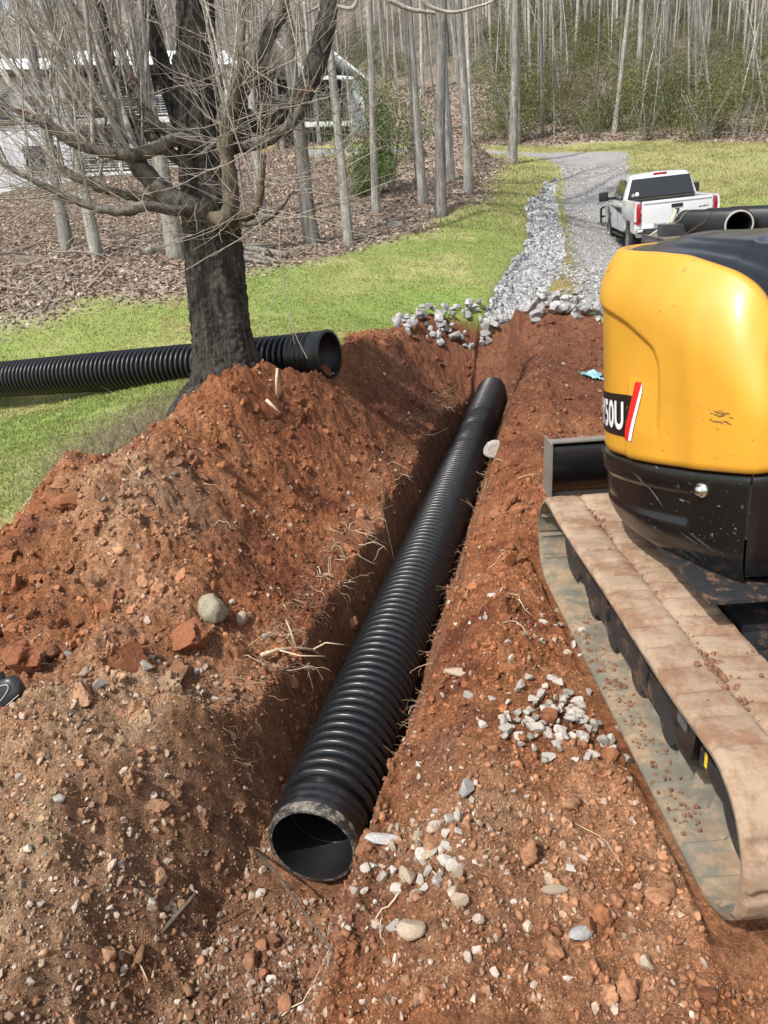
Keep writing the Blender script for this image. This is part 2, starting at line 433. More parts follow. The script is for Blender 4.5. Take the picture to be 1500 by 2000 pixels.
def pad(x0, x1, y0, y1, e=.05): return sstep(x0 - e, x0, gx) * sstep(x1 + e, x1, gx) * sstep(y0 - e, y0, gy) * sstep(y1 + e, y1, gy)
pads = np.maximum(pad(.905, 1.335, 1.62, 4.25), pad(2.385, 2.81, 1.62, 4.25))
zz = zz * (1 - pads) + pads * np.minimum(zz * .25 - .014, -.006)
under = pad(1.30, 2.40, 1.9, 4.4, .1); zz = zz - .05 * under
zz = zz + (1 - m_dirt) * (1 - m_road) * (fbm(gx, gy, .35, 4, .6, 83) * .03 + m_lit * fbm(gx, gy, .5, 4, .6, 85) * .07) * fade_n
zz = zz + m_road * (1 - m_dirt) * fbm(gx, gy, .12, 3, .6, 87) * .02 * fade_n

def gz(x, y):
    """height of the finished ground"""
    x = np.atleast_1d(np.asarray(x, float)); y = np.atleast_1d(np.asarray(y, float))
    i = np.clip(np.searchsorted(GX, x) - 1, 0, len(GX) - 2); j = np.clip(np.searchsorted(GY, y) - 1, 0, len(GY) - 2)
    u = np.clip((x - GX[i]) / (GX[i + 1] - GX[i]), 0, 1); v = np.clip((y - GY[j]) / (GY[j + 1] - GY[j]), 0, 1)
    return zz[i, j] * (1 - u) * (1 - v) + zz[i + 1, j] * u * (1 - v) + zz[i, j + 1] * (1 - u) * v + zz[i + 1, j + 1] * u * v
def g1(x, y): return float(gz(x, y)[0])
def gfield(A, x, y):
    i = np.clip(np.searchsorted(GX, x) - 1, 0, len(GX) - 2); j = np.clip(np.searchsorted(GY, y) - 1, 0, len(GY) - 2)
    return A[i, j]

# ---- base colours of the ground
def lerp(a, b, t): return a + (np.asarray(b) - a) * t[..., None]
shape3 = gx.shape + (3,)
n1 = fbm(gx, gy, .9, 5, .6, 101); n2 = fbm(gx, gy, .25, 5, .65, 103); n3 = fbm(gx, gy, .06, 3, .6, 105)
c_dirt = np.broadcast_to(np.array([.255, .101, .045]), shape3).copy()
c_dirt = lerp(c_dirt, (.130, .044, .022), sstep(-.05, .40, n1 + .6 * n2))
c_dirt = lerp(c_dirt, (.315, .165, .092), sstep(.0, .6, -n1 + .5 * n2) * .8)
# the bench in the near left and the gravelly middle of the heap are greyer and sandier
tanm = np.exp(-(((gx + 1.2) / .75) ** 2 + ((gy - 2.9) / .55) ** 2)) + .75 * np.exp(-(((gx + 1.55) / .45) ** 2 + ((gy - 4.6) / .5) ** 2)) \
    + .5 * np.exp(-(((gx + 1.3) / .7) ** 2 + ((gy - 1.9) / .6) ** 2)) + .55 * np.exp(-(((gx - .25) / .35) ** 2 + ((gy - 2.05) / .5) ** 2))
tanm = tanm + .75 * sstep(2.7, 2.2, gy) * sstep(0, -.7, tq)
tanm = np.clip(tanm * (.75 + .9 * n2), 0, 1)
c_dirt = lerp(c_dirt, (.35, .245, .155), tanm * .9)
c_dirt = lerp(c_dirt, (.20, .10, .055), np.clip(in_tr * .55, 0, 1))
c_dirt = lerp(c_dirt, (.36, .19, .105), np.clip(tm * .4 + slab * (.45 + .9 * n2), 0, .8))
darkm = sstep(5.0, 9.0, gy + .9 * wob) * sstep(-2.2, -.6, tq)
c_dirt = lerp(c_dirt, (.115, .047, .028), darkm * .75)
c_dirt = c_dirt * (1.20 + .62 * n3 + .36 * n2)[..., None]
c_grass = np.broadcast_to(np.array([.185, .205, .068]), shape3).copy()
g1n = fbm(gx, gy, 2.6, 5, .6, 111); g2n = fbm(gx, gy, .5, 4, .6, 113)
c_grass = lerp(c_grass, (.29, .26, .125), sstep(-.12, .5, g1n + .5 * g2n))
c_grass = lerp(c_grass, (.150, .205, .055), sstep(.05, .5, -g1n + .3 * g2n) * .8)
far_dry = sstep(20, 32, gy)
c_grass = lerp(c_grass, (.27, .24, .11), far_dry * .55)
bare = sstep(.25, .5, fbm(gx, gy, 1.1, 4, .6, 117)) * .6
c_grass = lerp(c_grass, (.22, .13, .075), bare * .5)
strip = sstep(.5, .0, -poly_sd(gx, gy, [(3.0, 13.2), (3.5, 13.2), (4.3, 16), (5.0, 19.5), (5.7, 23), (6.9, 28), (6.5, 28), (5.5, 23), (4.8, 19.5), (4.1, 16.5)])) if False else sstep(.6, .2, np.abs(gx - (3.35 + (gy - 13) * .255)))
c_grass = lerp(c_grass, (.23, .155, .085), strip * sstep(12, 13.5, gy) * sstep(24, 17, gy) * .75)
dryb = np.exp(-(((gx + 1.85) / .7) ** 2 + ((gy - 6.6) / .55) ** 2))
c_grass = lerp(c_grass, (.25, .215, .145), np.clip(dryb * 1.3 * (1 + n2), 0, 1))
c_lit = np.broadcast_to(np.array([.26, .205, .165]), shape3).copy()
l1 = fbm(gx, gy, .9, 5, .65, 121); l2 = fbm(gx, gy, .16, 3, .6, 123)
c_lit = lerp(c_lit, (.34, .285, .24), sstep(-.1, .5, l1 + .6 * l2))
c_lit = lerp(c_lit, (.165, .115, .085), sstep(.0, .6, -l1 + .6 * l2))
c_lit = lerp(c_lit, (.135, .118, .095), sstep(50, 72, gy) * .85)
c_road = np.broadcast_to(np.array([.26, .255, .25]), shape3).copy()
r1 = fbm(gx, gy, 2.2, 4, .6, 131); r2 = fbm(gx, gy, .2, 3, .6, 133)
c_road = lerp(c_road, (.185, .178, .17), sstep(0, .5, r1)); c_road = lerp(c_road, (.36, .35, .34), sstep(.05, .5, r2) * .6)
c_chan = np.broadcast_to(np.array([.27, .262, .25]), shape3)
c_grass = c_grass * np.array([1.09, 1.15, 1.06]); c_lit = c_lit * 1.18
cc = c_grass * (1 - m_lit[..., None]) + c_lit * m_lit[..., None]
cc = cc * (1 - m_road[..., None]) + c_road * m_road[..., None]
cc = cc * (1 - m_chan[..., None]) + c_chan * m_chan[..., None]
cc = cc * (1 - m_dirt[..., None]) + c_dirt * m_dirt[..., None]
cc = np.clip(cc, .005, .9)

# ---- materials of the ground
def ground_mat(name, scales, amts, bumps, spec=.2, rough=.95):
    m, nt, p = mat(name)
    c = attr(nt, 'Col').outputs['Color']
    v = objcoord(nt); prev = None
    for s, a in zip(scales, amts):
        c = mixc(nt, c, ramp(nt, noise(nt, s, 5, .7, v), [(.30, (1 - a,) * 3), (.70, (1 + a,) * 3)]), 1.0, 'MULTIPLY')
    for s, st, d in bumps:
        prev = bump(nt, noise(nt, s, 6, .7, v), st, d, prev)
    L(nt, c, p.inputs['Base Color']); L(nt, prev, p.inputs['Normal'])
    p.inputs['Roughness'].default_value = rough; p.inputs['Specular IOR Level'].default_value = spec
    return m
M_soil = ground_mat('soil', (14, 70, 220), (.32, .55, .5), ((30, .7, .03), (120, .7, .010)))
M_lawn = ground_mat('lawn', (9, 60), (.22, .35), ((40, .6, .03),))
M_litter = ground_mat('leaf_litter', (7, 30), (.40, .55), ((18, .8, .06),))
M_road = ground_mat('driveway_gravel', (18, 75), (.25, .45), ((50, .7, .02),))

nx, ny = gx.shape
idx = np.arange(nx * ny, dtype=np.int32).reshape(nx, ny)
quads = np.stack([idx[:-1, :-1], idx[1:, :-1], idx[1:, 1:], idx[:-1, 1:]], -1).reshape(-1, 4)
def fmean(A): return .25 * (A[:-1, :-1] + A[1:, :-1] + A[1:, 1:] + A[:-1, 1:]).ravel()
f_dirt = fmean(m_dirt) > .5; f_heap = f_dirt & (fmean((hz - zb) * (tq < .1)) > .05) & (fmean(in_tr) < .6)
f_chan = ~f_dirt & (fmean(m_chan) > .5); f_road = ~f_dirt & ~f_chan & (fmean(m_road) > .5)
f_lit = ~f_dirt & ~f_chan & ~f_road & (fmean(m_lit) > .5)
f_lawn = ~(f_dirt | f_chan | f_road | f_lit)
VV = np.stack([gx, gy, zz], -1).reshape(-1, 3); CC = cc.reshape(-1, 3)
def piece(name, sel, m, kind, label=None, cat=None):
    q = quads[sel]; u, inv = np.unique(q, return_inverse=True)
    o = link(name, np_mesh(name, VV[u], inv.reshape(-1, 4), CC[u], True), m)
    return tag(o, label, cat, None, kind)
piece('bare_soil', f_dirt & ~f_heap, M_soil, 'structure', 'bare red clay soil of the work site and its open trench', 'soil')
piece('dirt_heap', f_heap, M_soil, 'stuff', 'long heap of excavated red-brown soil piled between the tree and the open trench', 'dirt heap')
piece('lawn', f_lawn, M_lawn, 'structure', 'spring lawn of short green and straw-coloured grass', 'lawn')
piece('forest_floor', f_lit, M_litter, 'structure', 'wooded slope covered in brown fallen leaves', 'forest floor')
piece('gravel_driveway', f_road, M_road, 'structure', 'grey gravel driveway climbing towards the woods', 'driveway')
piece('drainage_ditch', f_chan, M_road, 'structure', 'shallow ditch filled with pale broken stone', 'ditch')

# ------------------------------------------------------------------ plastic pipes
def pipe_mat(name, dust, rough=.3):
    m, nt, p = mat(name); v = objcoord(nt)
    base = (.008, .009, .011)
    f1 = noise(nt, 5, 6, .7, v); f2 = noise(nt, 45, 5, .75, v)
    mul = N(nt, 'ShaderNodeMath'); mul.operation = 'MULTIPLY'; L(nt, f1, mul.inputs[0]); L(nt, f2, mul.inputs[1])
    geo = N(nt, 'ShaderNodeNewGeometry'); sep = N(nt, 'ShaderNodeSeparateXYZ'); L(nt, geo.outputs['Normal'], sep.inputs[0])
    up = N(nt, 'ShaderNodeMapRange'); L(nt, sep.outputs['Z'], up.inputs[0]); up.inputs[1].default_value = -.1; up.inputs[2].default_value = 1.0
    up.inputs[3].default_value = .05; up.inputs[4].default_value = .33
    add = N(nt, 'ShaderNodeMath'); L(nt, mul.outputs[0], add.inputs[0]); L(nt, up.outputs[0], add.inputs[1])
    fac = ramp(nt, add.outputs[0], [(.62 - dust * .25, (0, 0, 0)), (.95 - dust * .25, (1, 1, 1))])
    L(nt, mixc(nt, base, (.19, .115, .075), fac), p.inputs['Base Color'])
    rr = N(nt, 'ShaderNodeMapRange'); L(nt, f2, rr.inputs[0]); rr.inputs[3].default_value = rough - .06; rr.inputs[4].default_value = rough + .22
    L(nt, rr.outputs[0], p.inputs['Roughness'])
    p.inputs['Specular IOR Level'].default_value = .55
    L(nt, bump(nt, f2, .12, .004), p.inputs['Normal'])
    return m
M_pipe = pipe_mat('black_polyethylene', .12, .22)
M_pipe_clean = pipe_mat('black_polyethylene_clean', -.1, .28)
M_pipe_in = simple('pipe_bore', (.006, .006, .0065), .5, nscale=9, namt=.4)

def dirty_paint_early(name, col, rough, amt, dcol, scale, lo, hi):
    m, nt, p = mat(name); v = objcoord(nt)
    L(nt, mixc(nt, col, dcol, ramp(nt, noise(nt, scale, 6, .75, v), [(lo, (0, 0, 0)), (hi, (amt,) * 3)])), p.inputs['Base Color']); p.inputs['Roughness'].default_value = rough
    L(nt, bump(nt, noise(nt, scale * 4, 4, .7, v), .3, .004), p.inputs['Normal']); return m
def rib_profile(length, pitch=.071, ro=.227, ri=.178, t0=0.0):
    P = []; t = t0
    while t + pitch <= length:
        for f, h in ((0, 0), (.12, .03), (.20, .45), (.27, .86), (.36, 1.0), (.46, .975), (.56, 1.0), (.65, .86), (.72, .45), (.80, .03)):
            P.append((t + f * pitch, ri + (ro - ri) * h))
        t += pitch
    P.append((t, ri)); return P
def corrugated(name, a, b, m, head='spigot', tail='plain', n=56, bore=True, wob=0.0):
    """pipe from a (near end) to b; returns the root with its bore as a part"""
    a = Vector(a); b = Vector(b); d = b - a; Lh = d.length; d.normalize()
    o = Vector(a)
    if head == 'spigot':
        P = [(-.004, .188), (0, .200), (.006, .2075), (.045, .2095), (.052, .216), (.066, .2175), (.076, .210), (.092, .209), (.100, .2165), (.116, .2175), (.126, .209),
             (.142, .208), (.150, .2155), (.164, .2165), (.174, .209), (.205, .208)]
        P += rib_profile(Lh, t0=.21)
    elif head == 'bell':
        P = [(0, .212), (.002, .238), (.012, .240), (.016, .232), (.150, .232), (.16, .226), (.17, .215)]
        t = .175
        for w in range(4):
            P += [(t, .212), (t + .010, .231), (t + .040, .232), (t + .050, .212)]; t += .062
        P += rib_profile(Lh, t0=t)
    else:
        P = [(0, .19)] + rib_profile(Lh, t0=.002)
    mb = MB(); mb.lathe(P, (0, 0, 0), d, n)
    if wob:
        mb.v = [(x, y, z) for x, y, z in mb.v]
    o = mb.build(name, m, None, smooth=True); o.location = a
    # bore: smooth inner wall and the far end seen as darkness of the pipe itself
    mi = MB(); mi.lathe({'spigot': [(-.004, .189), (.02, .186), (.20, .186), (.225, .172)], 'bell': [(0, .2115), (.16, .209), (.172, .172)]}.get(head, [(-.004, .186), (.0, .173)]) + [(Lh * .5, .172), (Lh, .172)], (0, 0, 0), d, 48)
    mi.build('bore', M_pipe_in, o, smooth=True)
    return o

# pipe lying in the trench
pa = Vector((TA[0] + .03, TA[1] + .03, -.505)); pb = Vector((TA[0] + TU[0] * 9.55, TA[1] + TU[1] * 9.55, -.45))
tp = corrugated('drain_pipe', pa, pb, M_pipe, 'spigot', n=72)
mb = MB(); mb.lathe([(-.0055, .187), (-.0055, .2005), (.0, .2035), (.008, .2092), (.042, .2108)], (0, 0, 0), (pb - pa).normalized(), 72)
M_lip = dirty_paint_early('scuffed_lip', (.018, .018, .018), .5, .9, (.23, .20, .165), 16, .46, .60)
mb.build('lip', M_lip, tp, smooth=True)
tag(tp, 'black corrugated drain pipe lying in the open trench, its mouth towards the viewer', 'drain pipe')
# pipe lying on the grass behind the tree
lp0 = Vector((-.42, 7.62, .86)); lp1 = Vector((-6.7, 10.95, .34))
lp0.z = g1(lp0.x, lp0.y) + .235; 
lp = corrugated('drain_pipe', lp0, lp1, M_pipe_clean, 'bell', n=56)
tag(lp, 'black corrugated drain pipe with a smooth bell end lying on the grass behind the tree', 'drain pipe')

# ------------------------------------------------------------------ excavator
def dirty_paint(name, col, rough, dirt, dcol=(.24, .13, .075), scale=7, coat=0.0, lo=.55, hi=.72, scratch=None):
    m, nt, p = mat(name); v = objcoord(nt)
    f1 = noise(nt, scale, 7, .72, v); f2 = noise(nt, scale * 9, 4, .7, v)
    c = mixc(nt, (*col,), tuple(x * .82 for x in col), ramp(nt, noise(nt, 2.3, 3, .5, v), [(.35, (0, 0, 0)), (.7, (1, 1, 1))]))
    mm = N(nt, 'ShaderNodeMath'); mm.operation = 'MULTIPLY_ADD'; L(nt, f2, mm.inputs[0]); mm.inputs[1].default_value = .25; L(nt, f1, mm.inputs[2])
    fac = ramp(nt, mm.outputs[0], [(lo + .1, (0, 0, 0)), (hi + .1, (dirt, dirt, dirt))])
    c = mixc(nt, c, dcol, fac)
    if scratch:
        mp = N(nt, 'ShaderNodeMapping'); mp.inputs['Rotation'].default_value = (.5, .4, .9); mp.inputs['Scale'].default_value = (30, 3.2, 30)
        L(nt, v, mp.inputs[0])
        s = noise(nt, 1.6, 3, .5, mp.outputs[0]); s2 = noise(nt, 3.0, 2, .5, v)
        ms = N(nt, 'ShaderNodeMath'); ms.operation = 'MULTIPLY'
        L(nt, ramp(nt, s, [(.66, (0, 0, 0)), (.70, (1, 1, 1))]), ms.inputs[0]); L(nt, ramp(nt, s2, [(.52, (0, 0, 0)), (.62, (1, 1, 1))]), ms.inputs[1])
        c = mixc(nt, c, scratch, ms.outputs[0])
    L(nt, c, p.inputs['Base Color'])
    r = N(nt, 'ShaderNodeMapRange'); L(nt, f2, r.inputs[0]); r.inputs[3].default_value = rough * .8; r.inputs[4].default_value = rough * 1.35
    L(nt, r.outputs[0], p.inputs['Roughness'])
    p.inputs['Coat Weight'].default_value = coat; p.inputs['Coat Roughness'].default_value = .22
    L(nt, bump(nt, f2, .04, .003), p.inputs['Normal'])
    return m
M_yel = dirty_paint('yellow_paint', (.67, .335, .030), .42, .22, (.40, .24, .09), 5, .35, .62, .80, (.30, .17, .05))
M_blk = dirty_paint('black_paint', (.006, .0063, .007), .24, .30, (.09, .07, .058), 6, .25, .66, .90, (.16, .16, .16))
M_cover = dirty_paint('black_cover', (.009, .010, .013), .17, .25, (.12, .11, .10), 3, .5, .58, .85)
M_rub = dirty_paint('dusty_rubber', (.335, .245, .17), .92, .78, (.18, .088, .048), 5.5, 0, .47, .64)
M_rubin = dirty_paint('track_inner_rubber', (.150, .138, .108), .85, .85, (.30, .205, .125), 5, 0, .47, .62)
M_frame = dirty_paint('track_frame_black', (.020, .021, .024), .5, .85, (.16, .09, .055), 9, 0, .56, .66)
M_steel = dirty_paint('worn_steel', (.20, .185, .16), .6, .8, (.17, .115, .075), 10, 0)
M_chrome = simple('chrome', (.7, .7, .7), .12, 1.0)
M_decalb = simple('decal_black', (.012, .011, .011), .35)
M_decalw = simple('decal_white', (.78, .80, .82), .35)
M_decalr = simple('decal_red', (.62, .020, .020), .35)
M_decaly = simple('decal_yellow', (.75, .55, .03), .4)

EX_OUT = [(1.95, 4.08), (1.45, 4.0), (1.17, 3.78), (1.055, 3.45), (1.075, 3.12), (1.17, 2.84), (1.285, 2.615), (1.37, 2.555), (1.6, 2.535), (2.0, 2.53), (2.75, 2.53)]
def catmull(P, n=40):
    P = np.array(P, float); Q = np.vstack([2 * P[0] - P[1], P, 2 * P[-1] - P[-2]]); out = []
    for i in range(1, len(Q) - 2):
        for t in np.linspace(0, 1, n, endpoint=False):
            a, b, c, d = Q[i - 1], Q[i], Q[i + 1], Q[i + 2]
            out.append(.5 * ((2 * b) + (-a + c) * t + (2 * a - 5 * b + 4 * c - d) * t * t + (-a + 3 * b - 3 * c + d) * t ** 3))
    out.append(P[-1]); return np.array(out)
_O = catmull(EX_OUT); _S = np.r_[0, np.cumsum(np.hypot(*np.diff(_O, axis=0).T))]
def ex_pos(s): return np.array([np.interp(s, _S, _O[:, 0]), np.interp(s, _S, _O[:, 1])])
def ex_nrm(s):
    t = ex_pos(min(s + .02, _S[-1])) - ex_pos(max(s - .02, 0)); t /= np.linalg.norm(t); return np.array([t[1], -t[0]]) * 1.0
if ex_nrm(1.3)[0] > 0:
    _nsgn = -1
else:
    _nsgn = 1
def ex_zb(s): return .81 + .15 * min(max(s, .9), 2.4)
def ex_zt(s): return float(np.interp(s, [0, 1.55, 1.73, 1.94, 2.03, 2.09, 2.14, 2.20, 2.30, 2.5, 3.6], [1.875, 1.875, 1.866, 1.81, 1.765, 1.70, 1.63, 1.585, 1.555, 1.54, 1.54]))
_zts = [ex_zt(s) for s in np.linspace(0, 3.6, 241)]
_ker = np.exp(-np.linspace(-2, 2, 11) ** 2); _ker /= _ker.sum()
_ztsm = np.convolve(np.r_[[_zts[0]] * 5, _zts, [_zts[-1]] * 5], _ker, 'valid')
def ex_ztop(s): return float(np.interp(s, np.linspace(0, 3.6, 241), _ztsm))
REC = np.array([(.9, 1.665), (1.064, 1.655), (1.25, 1.645), (1.48, 1.614), (1.656, 1.548), (1.704, 1.498), (1.722, 1.43), (1.728, 1.25)])
REC = catmull(REC, 8)
def recess_depth(s, z):
    """how far below the curved shoulder line (s, z) lies: 1 inside the decal panel"""
    if s > 1.80 or z > 1.70: return 0.0
    dmin = 9; sg = 1
    for i in range(len(REC) - 1):
        a, b = REC[i], REC[i + 1]; e = b - a; w = np.array([s, z]) - a
        t = min(1, max(0, (w @ e) / (e @ e))); dd = np.hypot(*(w - t * e))
        if dd < dmin: dmin = dd; sg = 1 if (e[0] * w[1] - e[1] * w[0]) < 0 else -1
    t = min(1, max(0, (sg * dmin + .012) / .028)); t = t * t * (3 - 2 * t)
    low = min(1, max(0, (z - 1.18) / .22))
    return t * (low if s > 1.5 else 1) 
def ex_surf(s, z, off=0.0, kind='hood'):
    p = ex_pos(s); nn = ex_nrm(s) * _nsgn
    out = off + .012 + .030 * (z - 1.1) / .65
    if kind == 'hood':
        d = ex_ztop(s) - z
        c = .5 * (1 + math.tanh((s - 1.85) / .2))
        r = .24 + .10 * c; a = .085 + .055 * c
        out -= a * max(0, 1 - d / r) ** 2.3
        out -= .016 * recess_depth(s, z)
        lo = z - ex_zb(s)
        out -= .012 * max(0, 1 - lo / .03) ** 2
        out += .006 * math.exp(-((s - 1.87 - .12 * (1.6 - z)) / .05) ** 2) * (1 if z < 1.7 else max(0, 1 - (z - 1.7) / .1))
    else:
        lo = z - .665; hi = ex_zb(s) - z
        out -= .016 * max(0, 1 - hi / .05) ** 2 + .055 * max(0, 1 - lo / .16) ** 2
        out += -.012
        a = ((s < 1.90) and (s > .9))
        if a:
            zt_ = .70 + .15 * s + .015; zl_ = .585 + .15 * s - .02
            t1 = min(1, max(0, (zt_ - z) / .02)); t2 = min(1, max(0, (z - zl_) / .03)); t3 = min(1, max(0, (1.905 - s) / .025))
            out -= .015 * t1 * t2 * t3
        if z > zt_ + .02 if a else False: out += .004
    return Vector((p[0] + nn[0] * out, p[1] + nn[1] * out, z))

ex = empty('mini_excavator', (1.75, 3.05, 0), 'yellow and black mini excavator parked on rubber tracks beside the trench', 'excavator')
EXI = Matrix.Translation((-1.75, -3.05, 0))
def ex_build(mb, name, m, parent=None, smooth=False, auto=None):
    mb.v = [(x - 1.75, y - 3.05, z) for x, y, z in mb.v]
    return mb.build(name, m, parent if parent else ex, smooth=smooth, auto=auto)

ss = np.unique(np.r_[np.linspace(.2, .9, 25), np.linspace(.9, 2.35, 190), np.linspace(2.35, 3.55, 40)])
mb = MB(); G = []
for s in ss:
    z0, z1 = ex_zb(s), ex_ztop(s)
    row = [ex_surf(s, z0 + .004, -.05)] + [ex_surf(s, z0 + (z1 - z0) * v) for v in np.linspace(0, 1, 96)]
    p = ex_surf(s, z1, -.012); p.z += .006; row.append(p)
    p = ex_surf(s, z1, -.035); p.z += .004; row.append(p)
    p = ex_surf(s, z1, -.045); p.z -= .03; row.append(p)
    G.append(row)
mb.grid(G)
hood = ex_build(mb, 'engine_hood', M_yel, smooth=True)
hood['label'] = 'glossy yellow rear hood with scuffs and a model decal'

# black upper engine cover
mb = MB(); G = []
for s in ss[::2]:
    z1 = ex_ztop(s); b = ex_surf(s, z1, -.028); b.z -= .012
    sp = Vector((min(max(b.x + .42, 1.55), 2.75), 3.25, 1.925))
    row = []
    for t in np.linspace(0, 1, 40):
        p = b.lerp(sp, t)
        rise = 1 - (1 - t) ** (2.6 if s > 1.9 else 3.2)
        p.z = b.z + (1.925 - b.z) * rise
        # pressed crease line along the cover, and a shallow swage
        p.z += .010 * math.exp(-((t - .42 - .06 * math.sin(s * 2.1)) / .03) ** 2) - .012 * math.exp(-((t - .20) / .06) ** 2)
        p.z += .004 * math.sin(s * 9 + t * 3) * t * (1 - t) * 4
        row.append(p)
    G.append(row)
mb.grid(G)
ex_build(mb, 'engine_cover', M_cover, smooth=True)

# black counterweight
mb = MB(); G = []
sw = np.unique(np.r_[np.linspace(.2, .9, 20), np.linspace(.9, 2.15, 150)])
def cw_rows(sarr):
    G = []
    for s in sarr:
        z0, z1 = .665, ex_zb(s) - .012
        row = [ex_surf(s, z0, -.42, 'cw'), ex_surf(s, z0, -.012, 'cw')] + [ex_surf(s, z0 + (z1 - z0) * v, 0, 'cw') for v in np.linspace(.02, 1, 56)] + [ex_surf(s, z1, -.06, 'cw')]
        G.append(row)
    return G
mb.grid(cw_rows(sw)); 
cw = ex_build(mb, 'counterweight', M_blk, smooth=True)
cw['label'] = 'scratched black counterweight'
mb = MB()
G = []
for s in np.linspace(2.157, 3.55, 60):
    z0, z1 = .69, ex_zb(s) - .012
    G.append([ex_surf(s, z0, -.42, 'cw'), ex_surf(s, z0, -.03, 'cw')] + [ex_surf(s, z0 + (z1 - z0) * v, -.012, 'cw') for v in np.linspace(.05, 1, 24)] + [ex_surf(s, z1, -.06, 'cw')])
mb.grid(G)
ex_build(mb, 'side_panel', M_blk, smooth=True)
# reflector stud on the counterweight
mb = MB(); c = ex_surf(1.955, 1.022, 0, 'cw'); nn = ex_nrm(1.955) * _nsgn; nv = Vector((nn[0], nn[1], 0))
mb.lathe([(-.01, .030), (.006, .030), (.010, .026), (.012, .021), (.020, .020), (.026, .014), (.028, .001)], c, nv, 20)
ex_build(mb, 'lamp_lens', M_chrome, cw, smooth=True)

# decal: black band, white lettering, red and white slash, all lying on the hood
def hood_pt(u, w, off):       # u along the surface, w up the slanted decal frame
    s = 1.46 + u; z = 1.148 + .15 * u + w
    return ex_surf(s, z, off)
def decal(poly, off, m, name, parent, nu=24):
    """fills a quad given by four (u, w) corners with a fine strip"""
    a, b, c, d = [np.array(q, float) for q in poly]; mb = MB(); G = []
    for i in np.linspace(0, 1, nu):
        G.append([hood_pt(*(a + (b - a) * i + ((d + (c - d) * i) - (a + (b - a) * i)) * j), off) for j in np.linspace(0, 1, 10)])
    mb.grid(G); return ex_build(mb, name, m, parent, smooth=True)
band = decal([(-.50, -.028), (.035, -.028), (.083, .158), (-.50, .158)], .0028, M_decalb, 'decal', hood, 40)
decal([(.036, -.032), (.074, -.034), (.152, .215), (.104, .215)], .0036, M_decalr, 'decal_stripe', band)
decal([(.075, -.034), (.100, -.036), (.158, .175), (.153, .215)], .0042, M_decalw, 'decal_stripe', band)
cu = bpy.data.curves.new('lettering', 'FONT'); cu.body = 'SY50U'; cu.size = .178; cu.offset = .0052; cu.resolution_u = 6; cu.space_character = 1.04
tob = bpy.data.objects.new('lettering', cu); COL.objects.link(tob)
bpy.context.view_layer.update()
tme = bpy.data.meshes.new_from_object(tob.evaluated_get(bpy.context.evaluated_depsgraph_get()))
bpy.data.objects.remove(tob)
bm = bmesh.new(); bm.from_mesh(tme); bmesh.ops.triangulate(bm, faces=bm.faces)
bmesh.ops.subdivide_edges(bm, edges=[e for e in bm.edges if e.calc_length() > .03], cuts=2)
bmesh.ops.triangulate(bm, faces=bm.faces)
xs = [v.co.x for v in bm.verts]; ys = [v.co.y for v in bm.verts]; x1, y0, y1 = max(xs), min(ys), max(ys); x0 = min(xs)
for v in bm.verts:
    u = (v.co.x - x1) / (x1 - x0) * .40 + .004; w = (v.co.y - y0) / (y1 - y0) * .128
    p = hood_pt(u, w, .0055); v.co = (p.x - 1.75, p.y - 3.05, p.z)
bm.normal_update(); bm.to_mesh(tme); bm.free()
link('lettering', tme, M_decalw, band)

# scrapes: bare slivers in the paint
def slivers(items, kind, m, name, parent):
    mb = MB()
    for s, z, ds, dz, w in items:
        n = 7; G = []
        for i in range(n):
            t = i / (n - 1); ww = w * math.sin(math.pi * (t * .92 + .04)); G.append([ex_surf(s + ds * t, z + dz * t - ww, .0016, kind), ex_surf(s + ds * t, z + dz * t + ww, .0016, kind)])
        mb.grid(G)
    return ex_build(mb, name, m, parent, smooth=True)
rq = random.Random(31)
M_scr = simple('scraped_paint', (.16, .095, .035), .8, nscale=60, namt=.5)
slivers([(2.02 + rq.gauss(0, .022), 1.335 + rq.choice((0, -.028)) + rq.gauss(0, .007), rq.uniform(.008, .03), rq.uniform(-.006, .004), rq.uniform(.0008, .0028)) for _ in range(22)] +
        [(rq.uniform(1.66, 2.06), rq.uniform(1.10, 1.36), rq.uniform(.004, .014), rq.uniform(-.012, .008), rq.uniform(.0006, .0014)) for _ in range(20)], 'hood', M_scr, 'scrape_marks', hood)['kind'] = 'stuff'
slivers([(rq.uniform(1.28, 1.40), rq.uniform(1.68, 1.72), rq.uniform(.006, .02), rq.uniform(-.004, .006), rq.uniform(.0008, .0018)) for _ in range(7)], 'hood', simple('chipped_paint', (.75, .62, .33), .6), 'paint_chips', hood)['kind'] = 'stuff'
M_scw = simple('scuffed_black', (.10, .10, .105), .6, nscale=80, namt=.6)
slivers([(1.56 + .012 * k + rq.gauss(0, .004), .995 - .004 * k, .13, -.075 - .004 * k, rq.uniform(.0012, .0035)) for k in range(6)] + [(1.74, .985, .010, -.035, .004), (1.765, .98, .008, -.03, .002)] +
        [(rq.uniform(1.6, 1.95), rq.uniform(.70, .86), rq.uniform(.05, .12), rq.uniform(-.05, .01), rq.uniform(.0005, .0018)) for _ in range(12)] +
        [(rq.uniform(1.95, 2.12), rq.uniform(.70, .95), rq.uniform(.003, .012), rq.uniform(-.015, .015), rq.uniform(.0006, .0015)) for _ in range(40)], 'cw', M_scw, 'scrape_marks', cw)['kind'] = 'stuff'
